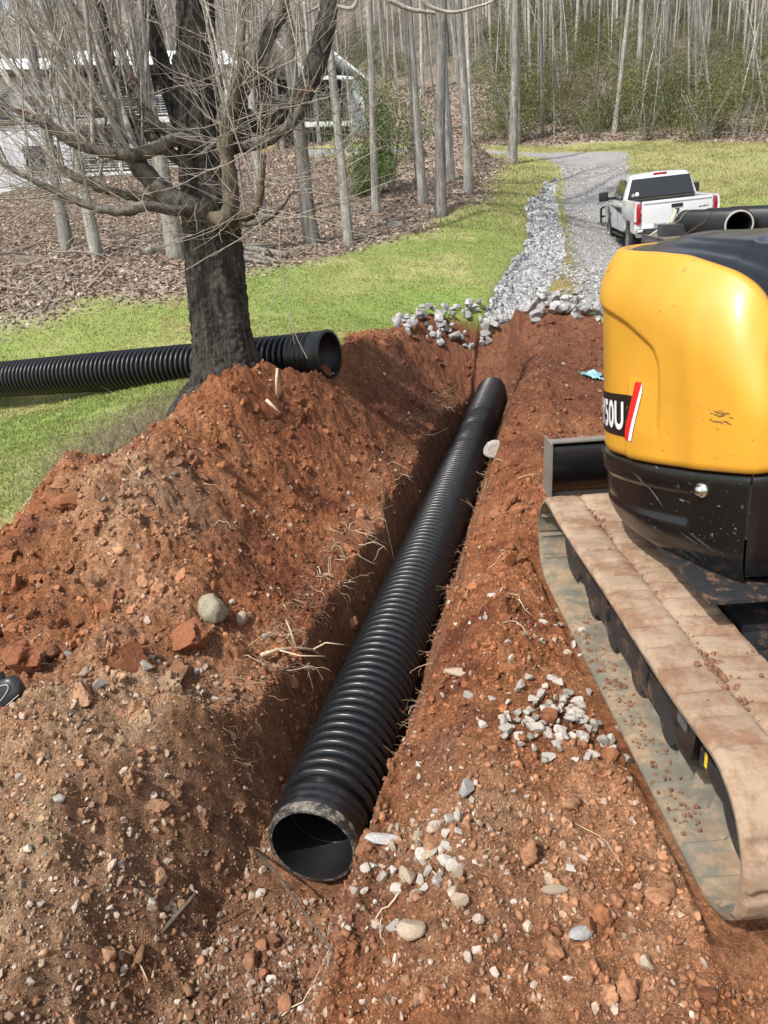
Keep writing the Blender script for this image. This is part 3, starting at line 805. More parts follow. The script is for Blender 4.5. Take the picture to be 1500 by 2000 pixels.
# swing base and car body between the tracks
mb = MB(); mb.lathe([(0, .02), (0, .44), (.10, .44), (.10, .50), (.17, .50), (.17, .02)], (1.85, 3.1, .50), (0, 0, 1), 40)
mb.box(1.85, 3.1, .665, 1.35, 1.2, .012)
ex_build(mb, 'swing_bearing', M_frame, auto=40)
mb = MB(); mb.rbox(1.85, 3.05, .40, 1.0, .9, .22, .03); mb.rbox(1.85, 3.05, .34, .7, 1.7, .12, .03)
for sy in (-1, 1): mb.rbox(1.85, 3.05 + sy * .55, .33, 1.5, .16, .16, .02)
ex_build(mb, 'car_body', M_frame, auto=40)

# rubber tracks: a closed belt with staggered lugs, inner cleats, frame, idler and rollers
def belt_path(n=260, off=0.0):
    r0, r1, yc0, yc1, zc0, zc1 = .262, .255, 1.87, 4.02, .265, .275
    pts = []
    def arc(yc, zc, r, a0, a1, k):
        for a in np.linspace(a0, a1, k): pts.append((yc + (r + off) * math.cos(a), zc + (r + off) * math.sin(a)))
    arc(yc0, zc0, r0, rad(90), rad(270), 46)
    for t in np.linspace(0, 1, 60)[1:-1]: pts.append((yc0 + (yc1 - yc0) * t, (zc0 - r0 - off) * (1 - t) + (zc1 - r1 - off) * t))
    arc(yc1, zc1, r1, rad(-90), rad(90), 46)
    for t in np.linspace(1, 0, 80)[1:-1]:
        sag = -.018 * math.sin(math.pi * t) - .008 * math.sin(3 * math.pi * t)
        pts.append((yc0 + (yc1 - yc0) * t, (zc0 + r0 + off) * (1 - t) + (zc1 + r1 + off) * t + sag))
    P = np.array(pts + [pts[0]]); d = np.r_[0, np.cumsum(np.hypot(*np.diff(P, axis=0).T))]
    q = np.linspace(0, d[-1], n, endpoint=False)
    return np.stack([np.interp(q, d, P[:, 0]), np.interp(q, d, P[:, 1])], -1), q, d[-1]
def make_track(x0, name='rubber_track'):
    """x0: outer (left) edge of the belt"""
    NP = 640
    path, q, tot = belt_path(NP)
    nlug = 40; pitch = tot / nlug
    tang = np.roll(path, -1, 0) - np.roll(path, 1, 0); tang /= np.linalg.norm(tang, axis=1)[:, None]
    nrm = np.stack([tang[:, 1], -tang[:, 0]], -1)
    cen = path.mean(0)
    if ((path - cen) * nrm).sum() < 0: nrm = -nrm
    W = .40; U = [0, .004, .014, .03, .06, .10, .14, .175, .192, .20, .208, .225, .26, .30, .34, .37, .386, .396, .40]
    outer = []
    r = random.Random(3)
    for i in range(NP):
        row = []
        for u in U:
            side = 0 if u < .2 else 1
            ph = ((q[i] / pitch) + .5 * side + .10 * math.sin(u * 14)) % 1.0
            g = min(ph, 1 - ph)                       # distance to the groove between lugs
            lug = min(1, max(0, (g - .05) / .10)); lug = lug * lug * (3 - 2 * lug)
            edge = 1 if .012 < u < .39 else (.25 if .002 < u < .397 else 0)
            mid = 1 - .9 * math.exp(-((u - .2) / .012) ** 2)
            pack = .66 + .30 * pn(np.array(q[i] * 1.0), np.array(u * 1.0), .3, 5)   # grooves packed with dried mud
            h = .018 + .021 * edge * mid * max(lug, float(pack) * .66)
            h += .0035 * float(pn(np.array(q[i]), np.array(u), .05, 7)) + .002 * float(pn(np.array(q[i]), np.array(u), .02, 8))
            yy, zz_ = path[i] + nrm[i] * (h - .02)
            row.append((x0 + u, yy, zz_))
        outer.append(row)
    outer.append(outer[0])
    mb = MB(); mb.grid(outer)
    inner = []
    for i in range(NP):
        ph = (q[i] / (pitch)) % 1.0
        cl = math.exp(-((ph - .5) / .07) ** 2) * .012 - math.exp(-((ph - .64) / .045) ** 2) * .012
        row = []
        for u in (0, .012, .02, .12, .16, .175, .225, .24, .28, .38, .388, .40):
            g = .020 if .015 < u < .385 else .014
            horn = .05 * math.exp(-((ph - .5) / .14) ** 2) if .16 < u < .24 else 0
            yy, zz_ = path[i] - nrm[i] * (g + (cl if .015 < u < .385 else 0) + horn)
            row.append((x0 + u, yy, zz_))
        inner.append(row)
    inner.append(inner[0])
    mi = MB(); mi.grid(inner, flip=True)
    for row_o, row_i, rev in ((0, 0, False), (-1, -1, True)):
        mi.grid([[outer[i][row_o], inner[i][row_i]] for i in range(NP + 1)], flip=rev)
    t = ex_build(mb, name, M_rub, smooth=True)
    ex_build(mi, 'track_inside', M_rubin, t, auto=50)
    return t
def make_track_frame(x0):
    xc = x0 + .20
    mb = MB()
    fn = lambda y, z, x: (x, y, z)
    mb.prism([(2.16, .35), (2.20, .42), (3.72, .44), (3.80, .38), (3.80, .20), (3.66, .115), (2.30, .115), (2.18, .20)], x0 + .135, x0 + .265, fn)
    mb.prism([(2.50, .42), (3.50, .435), (3.50, .455), (2.50, .44)], x0 + .12, x0 + .28, fn)
    for yy in (2.75, 3.3): mb.rbox(x0 + .130, yy, .30, .02, .05, .24, .006)
    f = ex_build(mb, 'track_frame', M_frame, auto=30)
    mb = MB()
    for yy in (2.52, 2.88, 3.24, 3.58):
        mb.lathe([(-.062, .001), (-.062, .055), (-.060, .085), (-.045, .085), (-.04, .06), (.04, .06), (.045, .085), (.060, .085), (.062, .055), (.062, .001)], (xc, yy, .135), (1, 0, 0), 24)
        ex_build(mb, 'roller', M_frame, f, auto=40); mb = MB()
    for yc, zc, r in ((1.87, .265, .212), (4.02, .275, .205)):
        mb.lathe([(-.06, .001), (-.06, r * .55), (-.05, r), (.05, r), (.06, r * .55), (.06, .001)], (xc, yc, zc), (1, 0, 0), 36)
        ex_build(mb, 'idler', M_frame, f, auto=40); mb = MB()
    # fork and tensioner bracket at the idler end
    for xx in (.120, .280):
        mb = MB(); mb.rbox(x0 + xx, 2.03, .275, .030, .26, .085, .012); ex_build(mb, 'idler_fork', M_frame, f)
    mb = MB(); mb.prism([(2.17, .24), (2.14, .41), (2.18, .465), (2.34, .465), (2.37, .41), (2.35, .28), (2.27, .22)], x0 + .085, x0 + .118, fn)
    br = ex_build(mb, 'bracket', M_blk, f)
    mb = MB(); mb.rbox(x0 + .082, 2.255, .37, .010, .075, .10, .006); ex_build(mb, 'cover_plate', simple('grey_cover', (.10, .105, .11), .5, nscale=20, namt=.4), br)
    mb = MB(); mb.rbox(x0 + .1035, 2.10, .295, .004, .016, .055, .001); ex_build(mb, 'warning_sticker', M_decaly, f)
    return f
XT = .918
tr_l = make_track(XT); fr_l = make_track_frame(XT)
for o in list((tr_l, fr_l)):
    c = copy_tree(o, ex); c.location.x += 1.48
# clods of mud caught on the belt and dropped on its lower run
mud = MB(); rm = random.Random(12)
_mudr = []
def _mud(x, y, z, s):
    q = rm.random() * 6.28; M = Matrix.Translation((x, y, z)) @ Euler((rm.random() * 6, rm.random() * 6, q)).to_matrix().to_4x4()
    bmx = bmesh.new(); bmesh.ops.create_icosphere(bmx, subdivisions=1, radius=s)
    P = [M @ (v.co * rm.uniform(.6, 1.25)) for v in bmx.verts]; bmx.verts.index_update(); mud.add(P, [[v.index for v in f.verts] for f in bmx.faces]); bmx.free()
for k in range(420):
    y = rm.uniform(1.9, 4.05); _mud(XT + .20 + rm.gauss(0, .024), y, .522 + rm.uniform(-.008, .012) - .018 * math.sin(math.pi * (y - 1.87) / 2.15), rm.uniform(.004, .02) * (.6 + .4 * math.sin(y * 9)))
for k in range(90):
    y = rm.uniform(2.1, 4.0); _mud(XT + rm.uniform(.02, .38), y, .535 - .018 * math.sin(math.pi * (y - 1.87) / 2.15), rm.uniform(.003, .009))
for k in range(230):
    y = 2.05 + 1.9 * rm.random(); _mud(XT + rm.uniform(.015, .10) ** 1.0 + (.03 if k % 2 else .0), y, .030, rm.uniform(.003, .011) * (1.7 if 2.9 < y < 3.6 else 1))
M_mud = simple('caked_mud', (.17, .085, .048), .95, nscale=30, namt=.45, bscale=60, bamt=.5)
mo = ex_build(mud, 'mud', M_mud, tr_l); mo['kind'] = 'stuff'
# undercarriage runs a touch off the forward axis
for o in ex.children:
    if o.name.split('.')[0] in ('rubber_track', 'track_frame'):
        pass

# dozer blade at the far end
mb = MB(); prof = []
for t in np.linspace(0, 1, 15):
    a = rad(-58 + 116 * t); prof.append((4.86 - .20 * math.cos(a) + .0, .50 + .20 * math.sin(a)))
poly = prof + [(y + .028, z) for y, z in reversed(prof)]
mb.prism(poly, 1.095, 2.85, lambda y, z, x: (x, y, z))
bl = ex_build(mb, 'dozer_blade', M_blk, auto=40)
mb = MB(); mb.rbox(1.97, 4.75, .675, 1.77, .075, .016, .004); mb.rbox(1.97, 4.775, .325, 1.77, .035, .07, .004)
ex_build(mb, 'blade_edge', M_steel, bl)
for x in (1.088, 2.857):
    mb = MB(); mb.prism([(4.68, .30), (4.66, .68), (4.86, .69), (4.89, .32)], x - .006, x + .006, lambda y, z, xx: (xx, y, z))
    ex_build(mb, 'end_plate', M_steel, bl)
for x in (1.55, 2.3):
    mb = MB(); mb.tube([(x, 3.6, .36), (x, 4.4, .42), (x, 4.78, .46)], .05, 10); ex_build(mb, 'blade_arm', M_frame, bl)

# ------------------------------------------------------------------ loose material on the ground
def cray(px, py):
    return Vector(_f) + _rt * ((px - 750) / 1500.0) - _up * ((py - 1000) / 1500.0)
def hit(px, py, t0=1.3, t1=150, n=3000):
    """where the line of sight through a photograph pixel meets the ground"""
    d = np.array(cray(px, py)); t = np.geomspace(t0, t1, n); P = np.array([0, 0, CAM_H]) + d * t[:, None]
    g = P[:, 2] - gz(P[:, 0], P[:, 1]); k = int(np.argmax(g < 0)); return Vector(P[k])
def at(px, py, Y):
    d = cray(px, py); return Vector((0, 0, CAM_H)) + d * (Y / d.y)

from mathutils import noise as mnoise
def ico(sub):
    bm = bmesh.new(); bmesh.ops.create_icosphere(bm, subdivisions=sub, radius=1.0)
    V = np.array([v.co for v in bm.verts]); F = np.array([[v.index for v in f.verts] for f in bm.faces]); bm.free(); return V, F
ICO = {1: ico(1), 2: ico(2), 3: ico(3), 4: ico(4)}
def rock(seed, sub=2, planes=9, rough=.06, squash=True, d0=.55, d1=.9, lump=0.0):
    r = np.random.default_rng(seed); V, F = ICO[sub]; V = V.copy()
    if lump: V = V * np.array([1 + lump * (mnoise.fractal(Vector(v) * 1.3 + Vector((seed * 3.7, 0, 0)), .9, 2.1, 5) ) for v in V])[:, None]
    for _ in range(planes):
        nrm = r.normal(size=3); nrm /= np.linalg.norm(nrm); d = r.uniform(d0, d1)
        k = V @ nrm; V = V - np.outer(np.maximum(k - d, 0), nrm)
    V = V + r.normal(size=V.shape) * rough * .5
    if squash: V = V * np.array([1, r.uniform(.65, .95), r.uniform(.5, .85)])
    return V.astype(np.float32), F
R_S = [rock(100 + i, 1, 5, .28, True, .4, .85) for i in range(14)]
R_M = [rock(200 + i, 2, 11, .06, True, .38, .85) for i in range(14)]
R_L = [rock(300 + i, 3, 13, .025) for i in range(14)]
R_C = [rock(400 + i, 3, 6, .05, True, .45, .9, .55) for i in range(10)]        # crumbly clods

R_CL = [rock(450 + i, 4, 5, .03, True, .5, .92, .8) for i in range(8)]
def rot_mats(n, r, flat=.5):
    """random rotations, kept mostly upright when flat is small"""
    a = r.uniform(0, 2 * np.pi, n); b = r.normal(size=n) * flat; c = r.normal(size=n) * flat
    ca, sa, cb, sb, c2, s2 = np.cos(a), np.sin(a), np.cos(b), np.sin(b), np.cos(c), np.sin(c)
    Z = np.zeros((n, 3, 3)); Z[:, 0, 0] = ca; Z[:, 0, 1] = -sa; Z[:, 1, 0] = sa; Z[:, 1, 1] = ca; Z[:, 2, 2] = 1
    X = np.zeros((n, 3, 3)); X[:, 0, 0] = 1; X[:, 1, 1] = cb; X[:, 1, 2] = -sb; X[:, 2, 1] = sb; X[:, 2, 2] = cb
    Y = np.zeros((n, 3, 3)); Y[:, 1, 1] = 1; Y[:, 0, 0] = c2; Y[:, 0, 2] = s2; Y[:, 2, 0] = -s2; Y[:, 2, 2] = c2
    return X @ Y @ Z
def scatter(name, m, pos, size, col, variants, label=None, smooth=False, flat=.6, seed=1, kind='stuff', cat=None):
    r = np.random.default_rng(seed); n = len(pos); ch = r.integers(0, len(variants), n)
    Vs, Fs, Cs = [], [], []; off = 0
    for k, (V, F) in enumerate(variants):
        sel = np.nonzero(ch == k)[0]
        if not len(sel): continue
        Rm = rot_mats(len(sel), r, flat)
        P = np.einsum('nij,vj->nvi', Rm, V) * size[sel][:, None, None] + pos[sel][:, None, :]
        Vs.append(P.reshape(-1, 3)); nv = len(V)
        Fs.append((F[None] + (np.arange(len(sel)) * nv)[:, None, None] + off).reshape(-1, F.shape[1])); off += nv * len(sel)
        Cs.append(np.repeat(col[sel], nv, 0) * r.uniform(.88, 1.12, (nv * len(sel), 1)))
    o = link(name, np_mesh(name, np.concatenate(Vs), np.concatenate(Fs), np.concatenate(Cs), smooth), m)
    return tag(o, label, cat, None, kind)

def rock_mat(name, amt=.35, s1=18, s2=90, bst=.5):
    m, nt, p = mat(name); c = attr(nt, 'Col').outputs['Color']; v = objcoord(nt)
    for s, a in ((s1, amt), (s2, amt * .7)):
        c = mixc(nt, c, ramp(nt, noise(nt, s, 5, .7, v), [(.3, (1 - a,) * 3), (.7, (1 + a,) * 3)]), 1.0, 'MULTIPLY')
    L(nt, c, p.inputs['Base Color']); p.inputs['Roughness'].default_value = .9; p.inputs['Specular IOR Level'].default_value = .25
    L(nt, bump(nt, noise(nt, s2, 5, .7, v), bst, .01), p.inputs['Normal']); return m
M_rock = rock_mat('loose_stone')
def stone_mat(name, col, amt=.35, s=9, dust=None, bst=.5):
    m, nt, p = mat(name); v = objcoord(nt)
    info = N(nt, 'ShaderNodeObjectInfo')
    c = mixc(nt, tuple(x * .72 for x in col), tuple(min(.9, x * 1.25) for x in col), info.outputs['Random'])
    for sc, a in ((s, amt), (s * 6, amt * .8)):
        c = mixc(nt, c, ramp(nt, noise(nt, sc, 6, .72, v), [(.3, (1 - a,) * 3), (.7, (1 + a,) * 3)]), 1.0, 'MULTIPLY')
    if dust: c = mixc(nt, c, dust, ramp(nt, noise(nt, s * .7, 4, .6, v), [(.5, (0, 0, 0)), (.72, (.75, .75, .75))]))
    L(nt, c, p.inputs['Base Color']); p.inputs['Roughness'].default_value = .88; p.inputs['Specular IOR Level'].default_value = .3
    L(nt, bump(nt, noise(nt, s * 5, 6, .7, v), bst, .01), p.inputs['Normal']); return m

def dirt_points(n, r, r0, r1, power=1.0, amax=43, pref=None):
    """points on bare soil in front of the viewer, denser near"""
    X = []; tot = 0
    while tot < n:
        k = 40000
        rr = r0 * (r1 / r0) ** (r.random(k) ** power); aa = np.radians(r.uniform(-amax, amax, k))
        x = rr * np.sin(aa); y = rr * np.cos(aa)
        ok = (gfield(m_dirt, x, y) > .6) & (gfield(pads, x, y) < .05)
        s = (x - TA[0]) * TU[0] + (y - TA[1]) * TU[1]; q = (x - TA[0]) * TN[0] + (y - TA[1]) * TN[1]
        ok &= ~((np.abs(q) < .24) & (s > -.03))
        if pref is not None: ok &= r.random(k) < pref(x, y, s, q)
        P = np.stack([x, y], -1)[ok]; X.append(P); tot += len(P)
    X = np.concatenate(X)[:n]; return X[:, 0], X[:, 1]
rg = np.random.default_rng(77)
def gravelly(x, y, s, q):
    g = np.where(q > 0, .10, .13) + .9 * gfield(tanm, x, y) + .5 * np.clip(fbm(x, y, .5, 3, .5, 141) + .1, 0, 1)
    g = g * (1 - .75 * (gfield(in_tr, x, y) > .5) * (s > .4)); return np.clip(g, .03, 1)
PAL = np.array([(.40, .33, .255), (.50, .46, .39), (.30, .20, .14), (.58, .55, .50), (.25, .105, .055), (.36, .34, .32)])
# clods of soil
x, y = dirt_points(40000, rg, 1.5, 12, .9)
sz = .0028 * rg.pareto(2.1, len(x)) + .0030; sz = np.minimum(sz, .020) * (.8 + .12 * np.hypot(x, y))
P = np.stack([x, y, gz(x, y) + sz * .25], -1); gc = gfield(cc, x, y)
scatter('soil_crumbs', M_rock, P, sz, np.clip(gc * rg.uniform(.68, 1.08, (len(x), 1)), 0, 1), R_S, 'small crumbs of red-brown soil lying all over the diggings', True, 1.5, 5)
x, y = dirt_points(2000, rg, 1.6, 12, 1.0, pref=lambda x, y, s, q: np.clip(.25 + 1.2 * fbm(x, y, .8, 3, .5, 143), .05, 1))
sz = np.minimum(.009 + .007 * rg.pareto(2.0, len(x)), .045) * (.8 + .07 * np.hypot(x, y))
P = np.stack([x, y, gz(x, y) + sz * .15], -1); gc = gfield(cc, x, y)
scatter('soil_clods', M_rock, P, sz, np.clip(gc * rg.uniform(.65, 1.0, (len(x), 1)), 0, 1), R_C, 'crumbly clods of red soil on the heap and trench banks', True, 1.5, 6)
x, y = dirt_points(460, rg, 2.8, 12, .8, pref=lambda x, y, s, q: np.where(q < -.3, 1.0, .35) * np.clip(.35 + 1.2 * fbm(x, y, 1.1, 3, .5, 145), .03, 1))
sz = rg.uniform(.022, .085, len(x)) * rg.uniform(.5, 1, len(x)); P = np.stack([x, y, gz(x, y) - sz * .1], -1); gc = gfield(cc, x, y)
scatter('big_clods', M_rock, P, sz, np.clip(gc * rg.uniform(.7, 1.0, (len(x), 1)), 0, 1), R_CL, 'large broken clods of red clay on the spoil heap', False, 1.2, 16)
# pebbles and chips
x, y = dirt_points(7000, rg, 1.5, 10, 1.0, pref=gravelly)
sz = np.minimum(.0035 + .0042 * rg.pareto(2.0, len(x)), .020) * (.8 + .1 * np.hypot(x, y))
P = np.stack([x, y, gz(x, y) + sz * .25], -1); gc = gfield(cc, x, y)
col = PAL[rg.choice(6, len(x), p=[.30, .18, .22, .08, .12, .10])] * rg.uniform(.75, 1.2, (len(x), 1)); col = col * .55 + gc * .40
scatter('pebbles', M_rock, P, sz, col, R_S, 'small pale pebbles scattered over the red soil', False, 1.5, 7)
x, y = dirt_points(850, rg, 1.6, 9, 1.0, pref=gravelly)
sz = np.minimum(.011 + .006 * rg.pareto(2.2, len(x)), .03)
P = np.stack([x, y, gz(x, y) + sz * .2], -1); gc = gfield(cc, x, y)
col = PAL[rg.choice(6, len(x), p=[.32, .20, .20, .06, .14, .08])] * rg.uniform(.75, 1.15, (len(x), 1)); col = col * .7 + gc * .3
scatter('gravel_chips', M_rock, P, sz, col, R_M, 'angular chips of stone among the pebbles on the soil', False, 1.2, 8)
# gravelly trench floor in front of the pipe mouth
x = rg.normal(-.42, .26, 2600); y = rg.normal(2.02, .30, 2600); ok = (gfield(m_dirt, x, y) > .6) & (y > 1.4) & (gz(x, y) < -.35) & (y < 2.62 + (x + .45) * -.2)
x, y = x[ok], y[ok]; sz = np.minimum(.0045 + .004 * rg.pareto(2.2, len(x)), .02)
P = np.stack([x, y, gz(x, y) + sz * .3], -1); gc = gfield(cc, x, y); col = np.array([(.27, .20, .155), (.35, .29, .24), (.20, .13, .10)])[rg.choice(3, len(x))] * .8 + gc * .2
scatter('trench_gravel', M_rock, P, sz, col * rg.uniform(.75, 1.2, (len(x), 1)), R_M, 'brown-grey gravel washed along the trench floor below the pipe mouth', False, 1.5, 9)

# ---- individual stones: shared meshes, one object each
def rock_mesh(name, VF, m, smooth=False):
    me = np_mesh(name, VF[0], VF[1], None, smooth); me.materials.append(m); return me
M_white = stone_mat('pale_quartz_stone', (.42, .395, .355), .30, 14, (.36, .24, .15))
M_rip = stone_mat('grey_broken_stone', (.34, .34, .34), .40, 5, (.34, .27, .20))
M_clay = stone_mat('red_clay_lump', (.235, .088, .042), .30, 9, (.33, .17, .09), .8)
M_tan = stone_mat('tan_stone', (.36, .29, .215), .30, 12, (.30, .17, .10))
def rock_set(name, VFs, m): return [rock_mesh(name, vf, m) for vf in VFs]
W_S = rock_set('stone', [rock(500 + i, 3, 14, .015, True, .35, .85, .2) for i in range(12)], M_white)
T_S = rock_set('stone', [rock(530 + i, 3, 12, .02, True, .38, .85, .3) for i in range(8)], M_tan)
RIP = rock_set('rock', [rock(560 + i, 3, 15, .012, True, .34, .82, .15) for i in range(12)], M_rip)
rs = random.Random(21)
def put(name, me, p, s, label, cat, group, tilt=.6):
    o = bpy.data.objects.new(name, me); COL.objects.link(o); o.location = p
    o.rotation_euler = (rs.gauss(0, tilt), rs.gauss(0, tilt), rs.uniform(0, 6.28))
    o.scale = (s * rs.uniform(.85, 1.2), s * rs.uniform(.85, 1.2), s * rs.uniform(.85, 1.15))
    return tag(o, label, cat, group)
def patch(n, cx, cy, sx, sy, s0, s1, meshes, label, group, name='stone', ht=.0):
    for k in range(n):
        x = rs.gauss(cx, sx); y = rs.gauss(cy, sy); s = rs.uniform(s0, s1)
        d = ((x - cx) / sx) ** 2 + ((y - cy) / sy) ** 2
        put(name, rs.choice(meshes), (x, y, g1(x, y) + s * .25 + ht * rs.random() * math.exp(-d * .5)), s, label, 'stone', group)
a = hit(1085, 1400); patch(112, a.x, a.y, .14, .17, .018, .040, W_S, 'pale angular stone in the gravel patch beside the excavator track', 'stones of the gravel patch beside the track', ht=.035)
a = hit(1070, 1235); patch(26, a.x, a.y, .12, .14, .014, .028, W_S + T_S, 'light stone half sunk in soil beyond the gravel patch', 'stones beyond the gravel patch')
a = hit(830, 1690); patch(44, a.x, a.y, .12, .12, .015, .038, W_S + T_S, 'pale stone in the pile to the right of the pipe mouth', 'stones right of the pipe mouth', ht=.02)
for k in range(46):
    x, y = dirt_points(1, rg, 1.7, 6, 1.0, 30, gravelly); s = rs.uniform(.018, .034)
    put('stone', rs.choice(T_S + W_S[:3]), (x[0], y[0], g1(x[0], y[0]) + s * .15), s, 'loose stone lying on bare red soil', 'stone', 'loose stones on the soil')

def pile(n, x0, y0, x1, y1, w, h, s0, s1, label, group):
    for k in range(n):
        t = rs.random(); v = rs.uniform(-1, 1); lay = rs.random() ** .8
        x = x0 + (x1 - x0) * t - (y1 - y0) / math.hypot(x1 - x0, y1 - y0) * v * w; y = y0 + (y1 - y0) * t + (x1 - x0) / math.hypot(x1 - x0, y1 - y0) * v * w
        s = rs.uniform(s0, s1) * (1.15 - .4 * lay)
        z = g1(x, y) + s * .3 + h * lay * (1 - v * v) * min(1, 4 * t + .4, 4 * (1 - t) + .4)
        put('rock', rs.choice(RIP), (x, y, z), s, label, 'rock', group, .9)
a, b = hit(775, 640), hit(955, 625)
pile(84, a.x, a.y + .1, b.x, b.y + .1, .30, .20, .05, .125, 'broken grey rock in the row between the lawn and the dirt', 'rocks left of the ditch mouth')
a, b = hit(1045, 622), hit(1190, 628)
pile(76, a.x, a.y + .25, b.x + .3, b.y + .4, .42, .28, .06, .15, 'large grey rock piled right of the ditch mouth', 'rocks right of the ditch mouth')
# the ditch: the nearest stones one by one, the rest as a mass
def chan_pts(n, y0, y1, r):
    out = []
    while len(out) < n:
        y = y0 + (y1 - y0) * r.random() ** 1.7; x = r.uniform(1.6, 7.6)
        if float(gfield(m_chan, np.array([x]), np.array([y]))[0]) > .45: out.append((x, y))
    return out
for x, y in chan_pts(120, 12.5, 16.5, rs):
    s = rs.uniform(.045, .095); put('ditch_stone', rs.choice(RIP), (x, y, g1(x, y) + s * .35), s, 'grey-white stone filling the near end of the drainage ditch', 'stone', 'stones in the near ditch', .8)
pts = np.array(chan_pts(5200, 12.5, 31.5, rs)); sz = rg.uniform(.035, .075, len(pts)) * (1 + .02 * pts[:, 1])
P = np.stack([pts[:, 0], pts[:, 1], gz(pts[:, 0], pts[:, 1]) + sz * .3], -1)
scatter('ditch_riprap', M_rock, P, sz, np.array([.31, .315, .32]) * rg.uniform(.45, 1.35, (len(P), 1)), R_M, 'pale broken stones filling the long drainage ditch', False, 1.0, 11)
# driveway gravel and stones spilling off its edge
k = 14000; y = 12 + 22 * rg.random(k) ** 1.5; x = 3.2 + (y - 12) * .2 + rg.uniform(0, 5.5, k); ok = (gfield(m_road, x, y) > .3) & (gfield(m_dirt, x, y) < .4); x, y = x[ok], y[ok]
sz = rg.uniform(.010, .022, len(x)) * (.5 + .05 * y); P = np.stack([x, y, gz(x, y) + sz * .2], -1)
scatter('driveway_stones', M_rock, P, sz, np.array([.33, .325, .32]) * rg.uniform(.55, 1.45, (len(P), 1)), R_S, 'loose grey gravel on the driveway', False, 1.2, 12)
a = hit(1145, 545); x = rg.normal(a.x, .28, 420); y = rg.normal(a.y, .9, 420); sz = rg.uniform(.022, .055, 420); P = np.stack([x, y, gz(x, y) + sz * .3], -1)
scatter('edge_gravel', M_rock, P, sz, np.array([.31, .31, .305]) * rg.uniform(.5, 1.35, (420, 1)), R_M, 'coarse pale gravel spilled along the driveway edge near the excavator', False, 1.2, 13)

# ---- single stones and lumps that stand out
def one(px, py, s, vf, m, label, cat, sink=.25, sc=(1, 1, 1), rz=0.0, name='stone', smooth=False):
    h = hit(px, py); me = np_mesh(name, vf[0] * np.array(sc), vf[1], None, smooth); me.materials.append(m)
    o = bpy.data.objects.new(name, me); COL.objects.link(o); o.location = (h.x, h.y + s * .4, g1(h.x, h.y + s * .4) + s * (1 - sink) * .6); o.scale = (s, s, s); o.rotation_euler = (.1, .1, rz)
    return tag(o, label, cat)
M_lich = stone_mat('lichen_grey_stone', (.27, .245, .18), .35, 8, (.33, .30, .17), .7)
one(413, 1205, .088, rock(901, 4, 9, .006, False, .72, .98, .22), M_lich, 'rounded grey-olive stone sitting on the slope of the dirt heap', 'stone', .2, (1, .95, .98), smooth=True)
one(255, 1312, .115, rock(903, 4, 9, .012, False, .5, .92, .5), M_clay, 'large blocky red clay lump, the left one of the two beside pale pebbles', 'clay lump', .2, (1, .85, .95), .5, 'clay_lump')
one(365, 1280, .11, rock(905, 4, 9, .012, False, .5, .92, .5), M_clay, 'flat-topped red clay lump just below the rounded grey stone', 'clay lump', .25, (1.05, .85, .80), -.2, 'clay_lump')
one(42, 1318, .105, rock(907, 4, 9, .012, False, .5, .92, .5), M_clay, 'rough red clay lump behind the black plastic jug', 'clay lump', .3, (1.1, .9, .9), .2, 'clay_lump')
one(475, 1228, .050, rock(909, 3, 9, .02, False), M_tan, 'pointed tan stone just right of the rounded grey stone', 'stone', .2, (.75, .7, 1.1))
one(195, 1345, .048, rock(911, 3, 12, .02, True, .35, .8, .2), M_white, 'cream angular stone below the large red clay lump', 'stone', .3)
one(285, 1318, .038, rock(912, 3, 12, .02, True, .35, .8, .2), M_white, 'small pale stone leaning against the large red clay lump', 'stone', .3)
one(130, 995, .085, rock(913, 4, 9, .012, False, .5, .92, .5), M_clay, 'crumbly red clay lump at the grassy edge of the heap', 'clay lump', .4, (1.2, .9, .7), 0, 'clay_lump', True)
one(965, 893, .105, rock(915, 3, 9, .03, False), M_white, 'white chunky stone leaning on the far right side of the trench pipe', 'stone', .15, (1, .8, 1))
one(1085, 1755, .030, rock(917, 3, 6, .02), M_tan, 'oblong tan stone alone on the soil near the track', 'stone', .2, (1.6, .7, .7), .1)
one(1137, 1840, .036, rock(919, 3, 8, .02), M_rip, 'blue-grey stone in the wheel rut in front of the track', 'stone', .2, (1.2, .8, .9), .4)
one(805, 1835, .048, rock(921, 3, 7, .03), M_tan, 'brown lumpy stone on the slope below the pale stones', 'stone', .2)
one(1135, 1248, .042, rock(923, 3, 9, .02), M_white, 'bright white stone close against the track belt', 'stone', .1, (.8, .7, 1.1))
one(895, 1325, .050, rock(925, 3, 7, .02), M_tan, 'long flat cream stone on the right bank of the trench', 'stone', .3, (1.5, .6, .5), -.4)
one(912, 1560, .040, rock(927, 3, 9, .02), M_rip, 'grey stone standing on the soil right of the pipe end', 'stone', .1, (.8, .8, 1.2), .3)
one(745, 1658, .05, rock(929, 3, 9, .02), M_rip, 'grey-white pointed stone touching the rim of the pipe mouth', 'stone', .25, (1.5, .7, .6), -.1)
one(1385, 1440 + 520, .03, rock(931, 3, 6, .03), M_clay, 'small red clay lump in the near corner by the track', 'clay lump', .2, (1, 1, .8), 0, 'clay_lump', True)

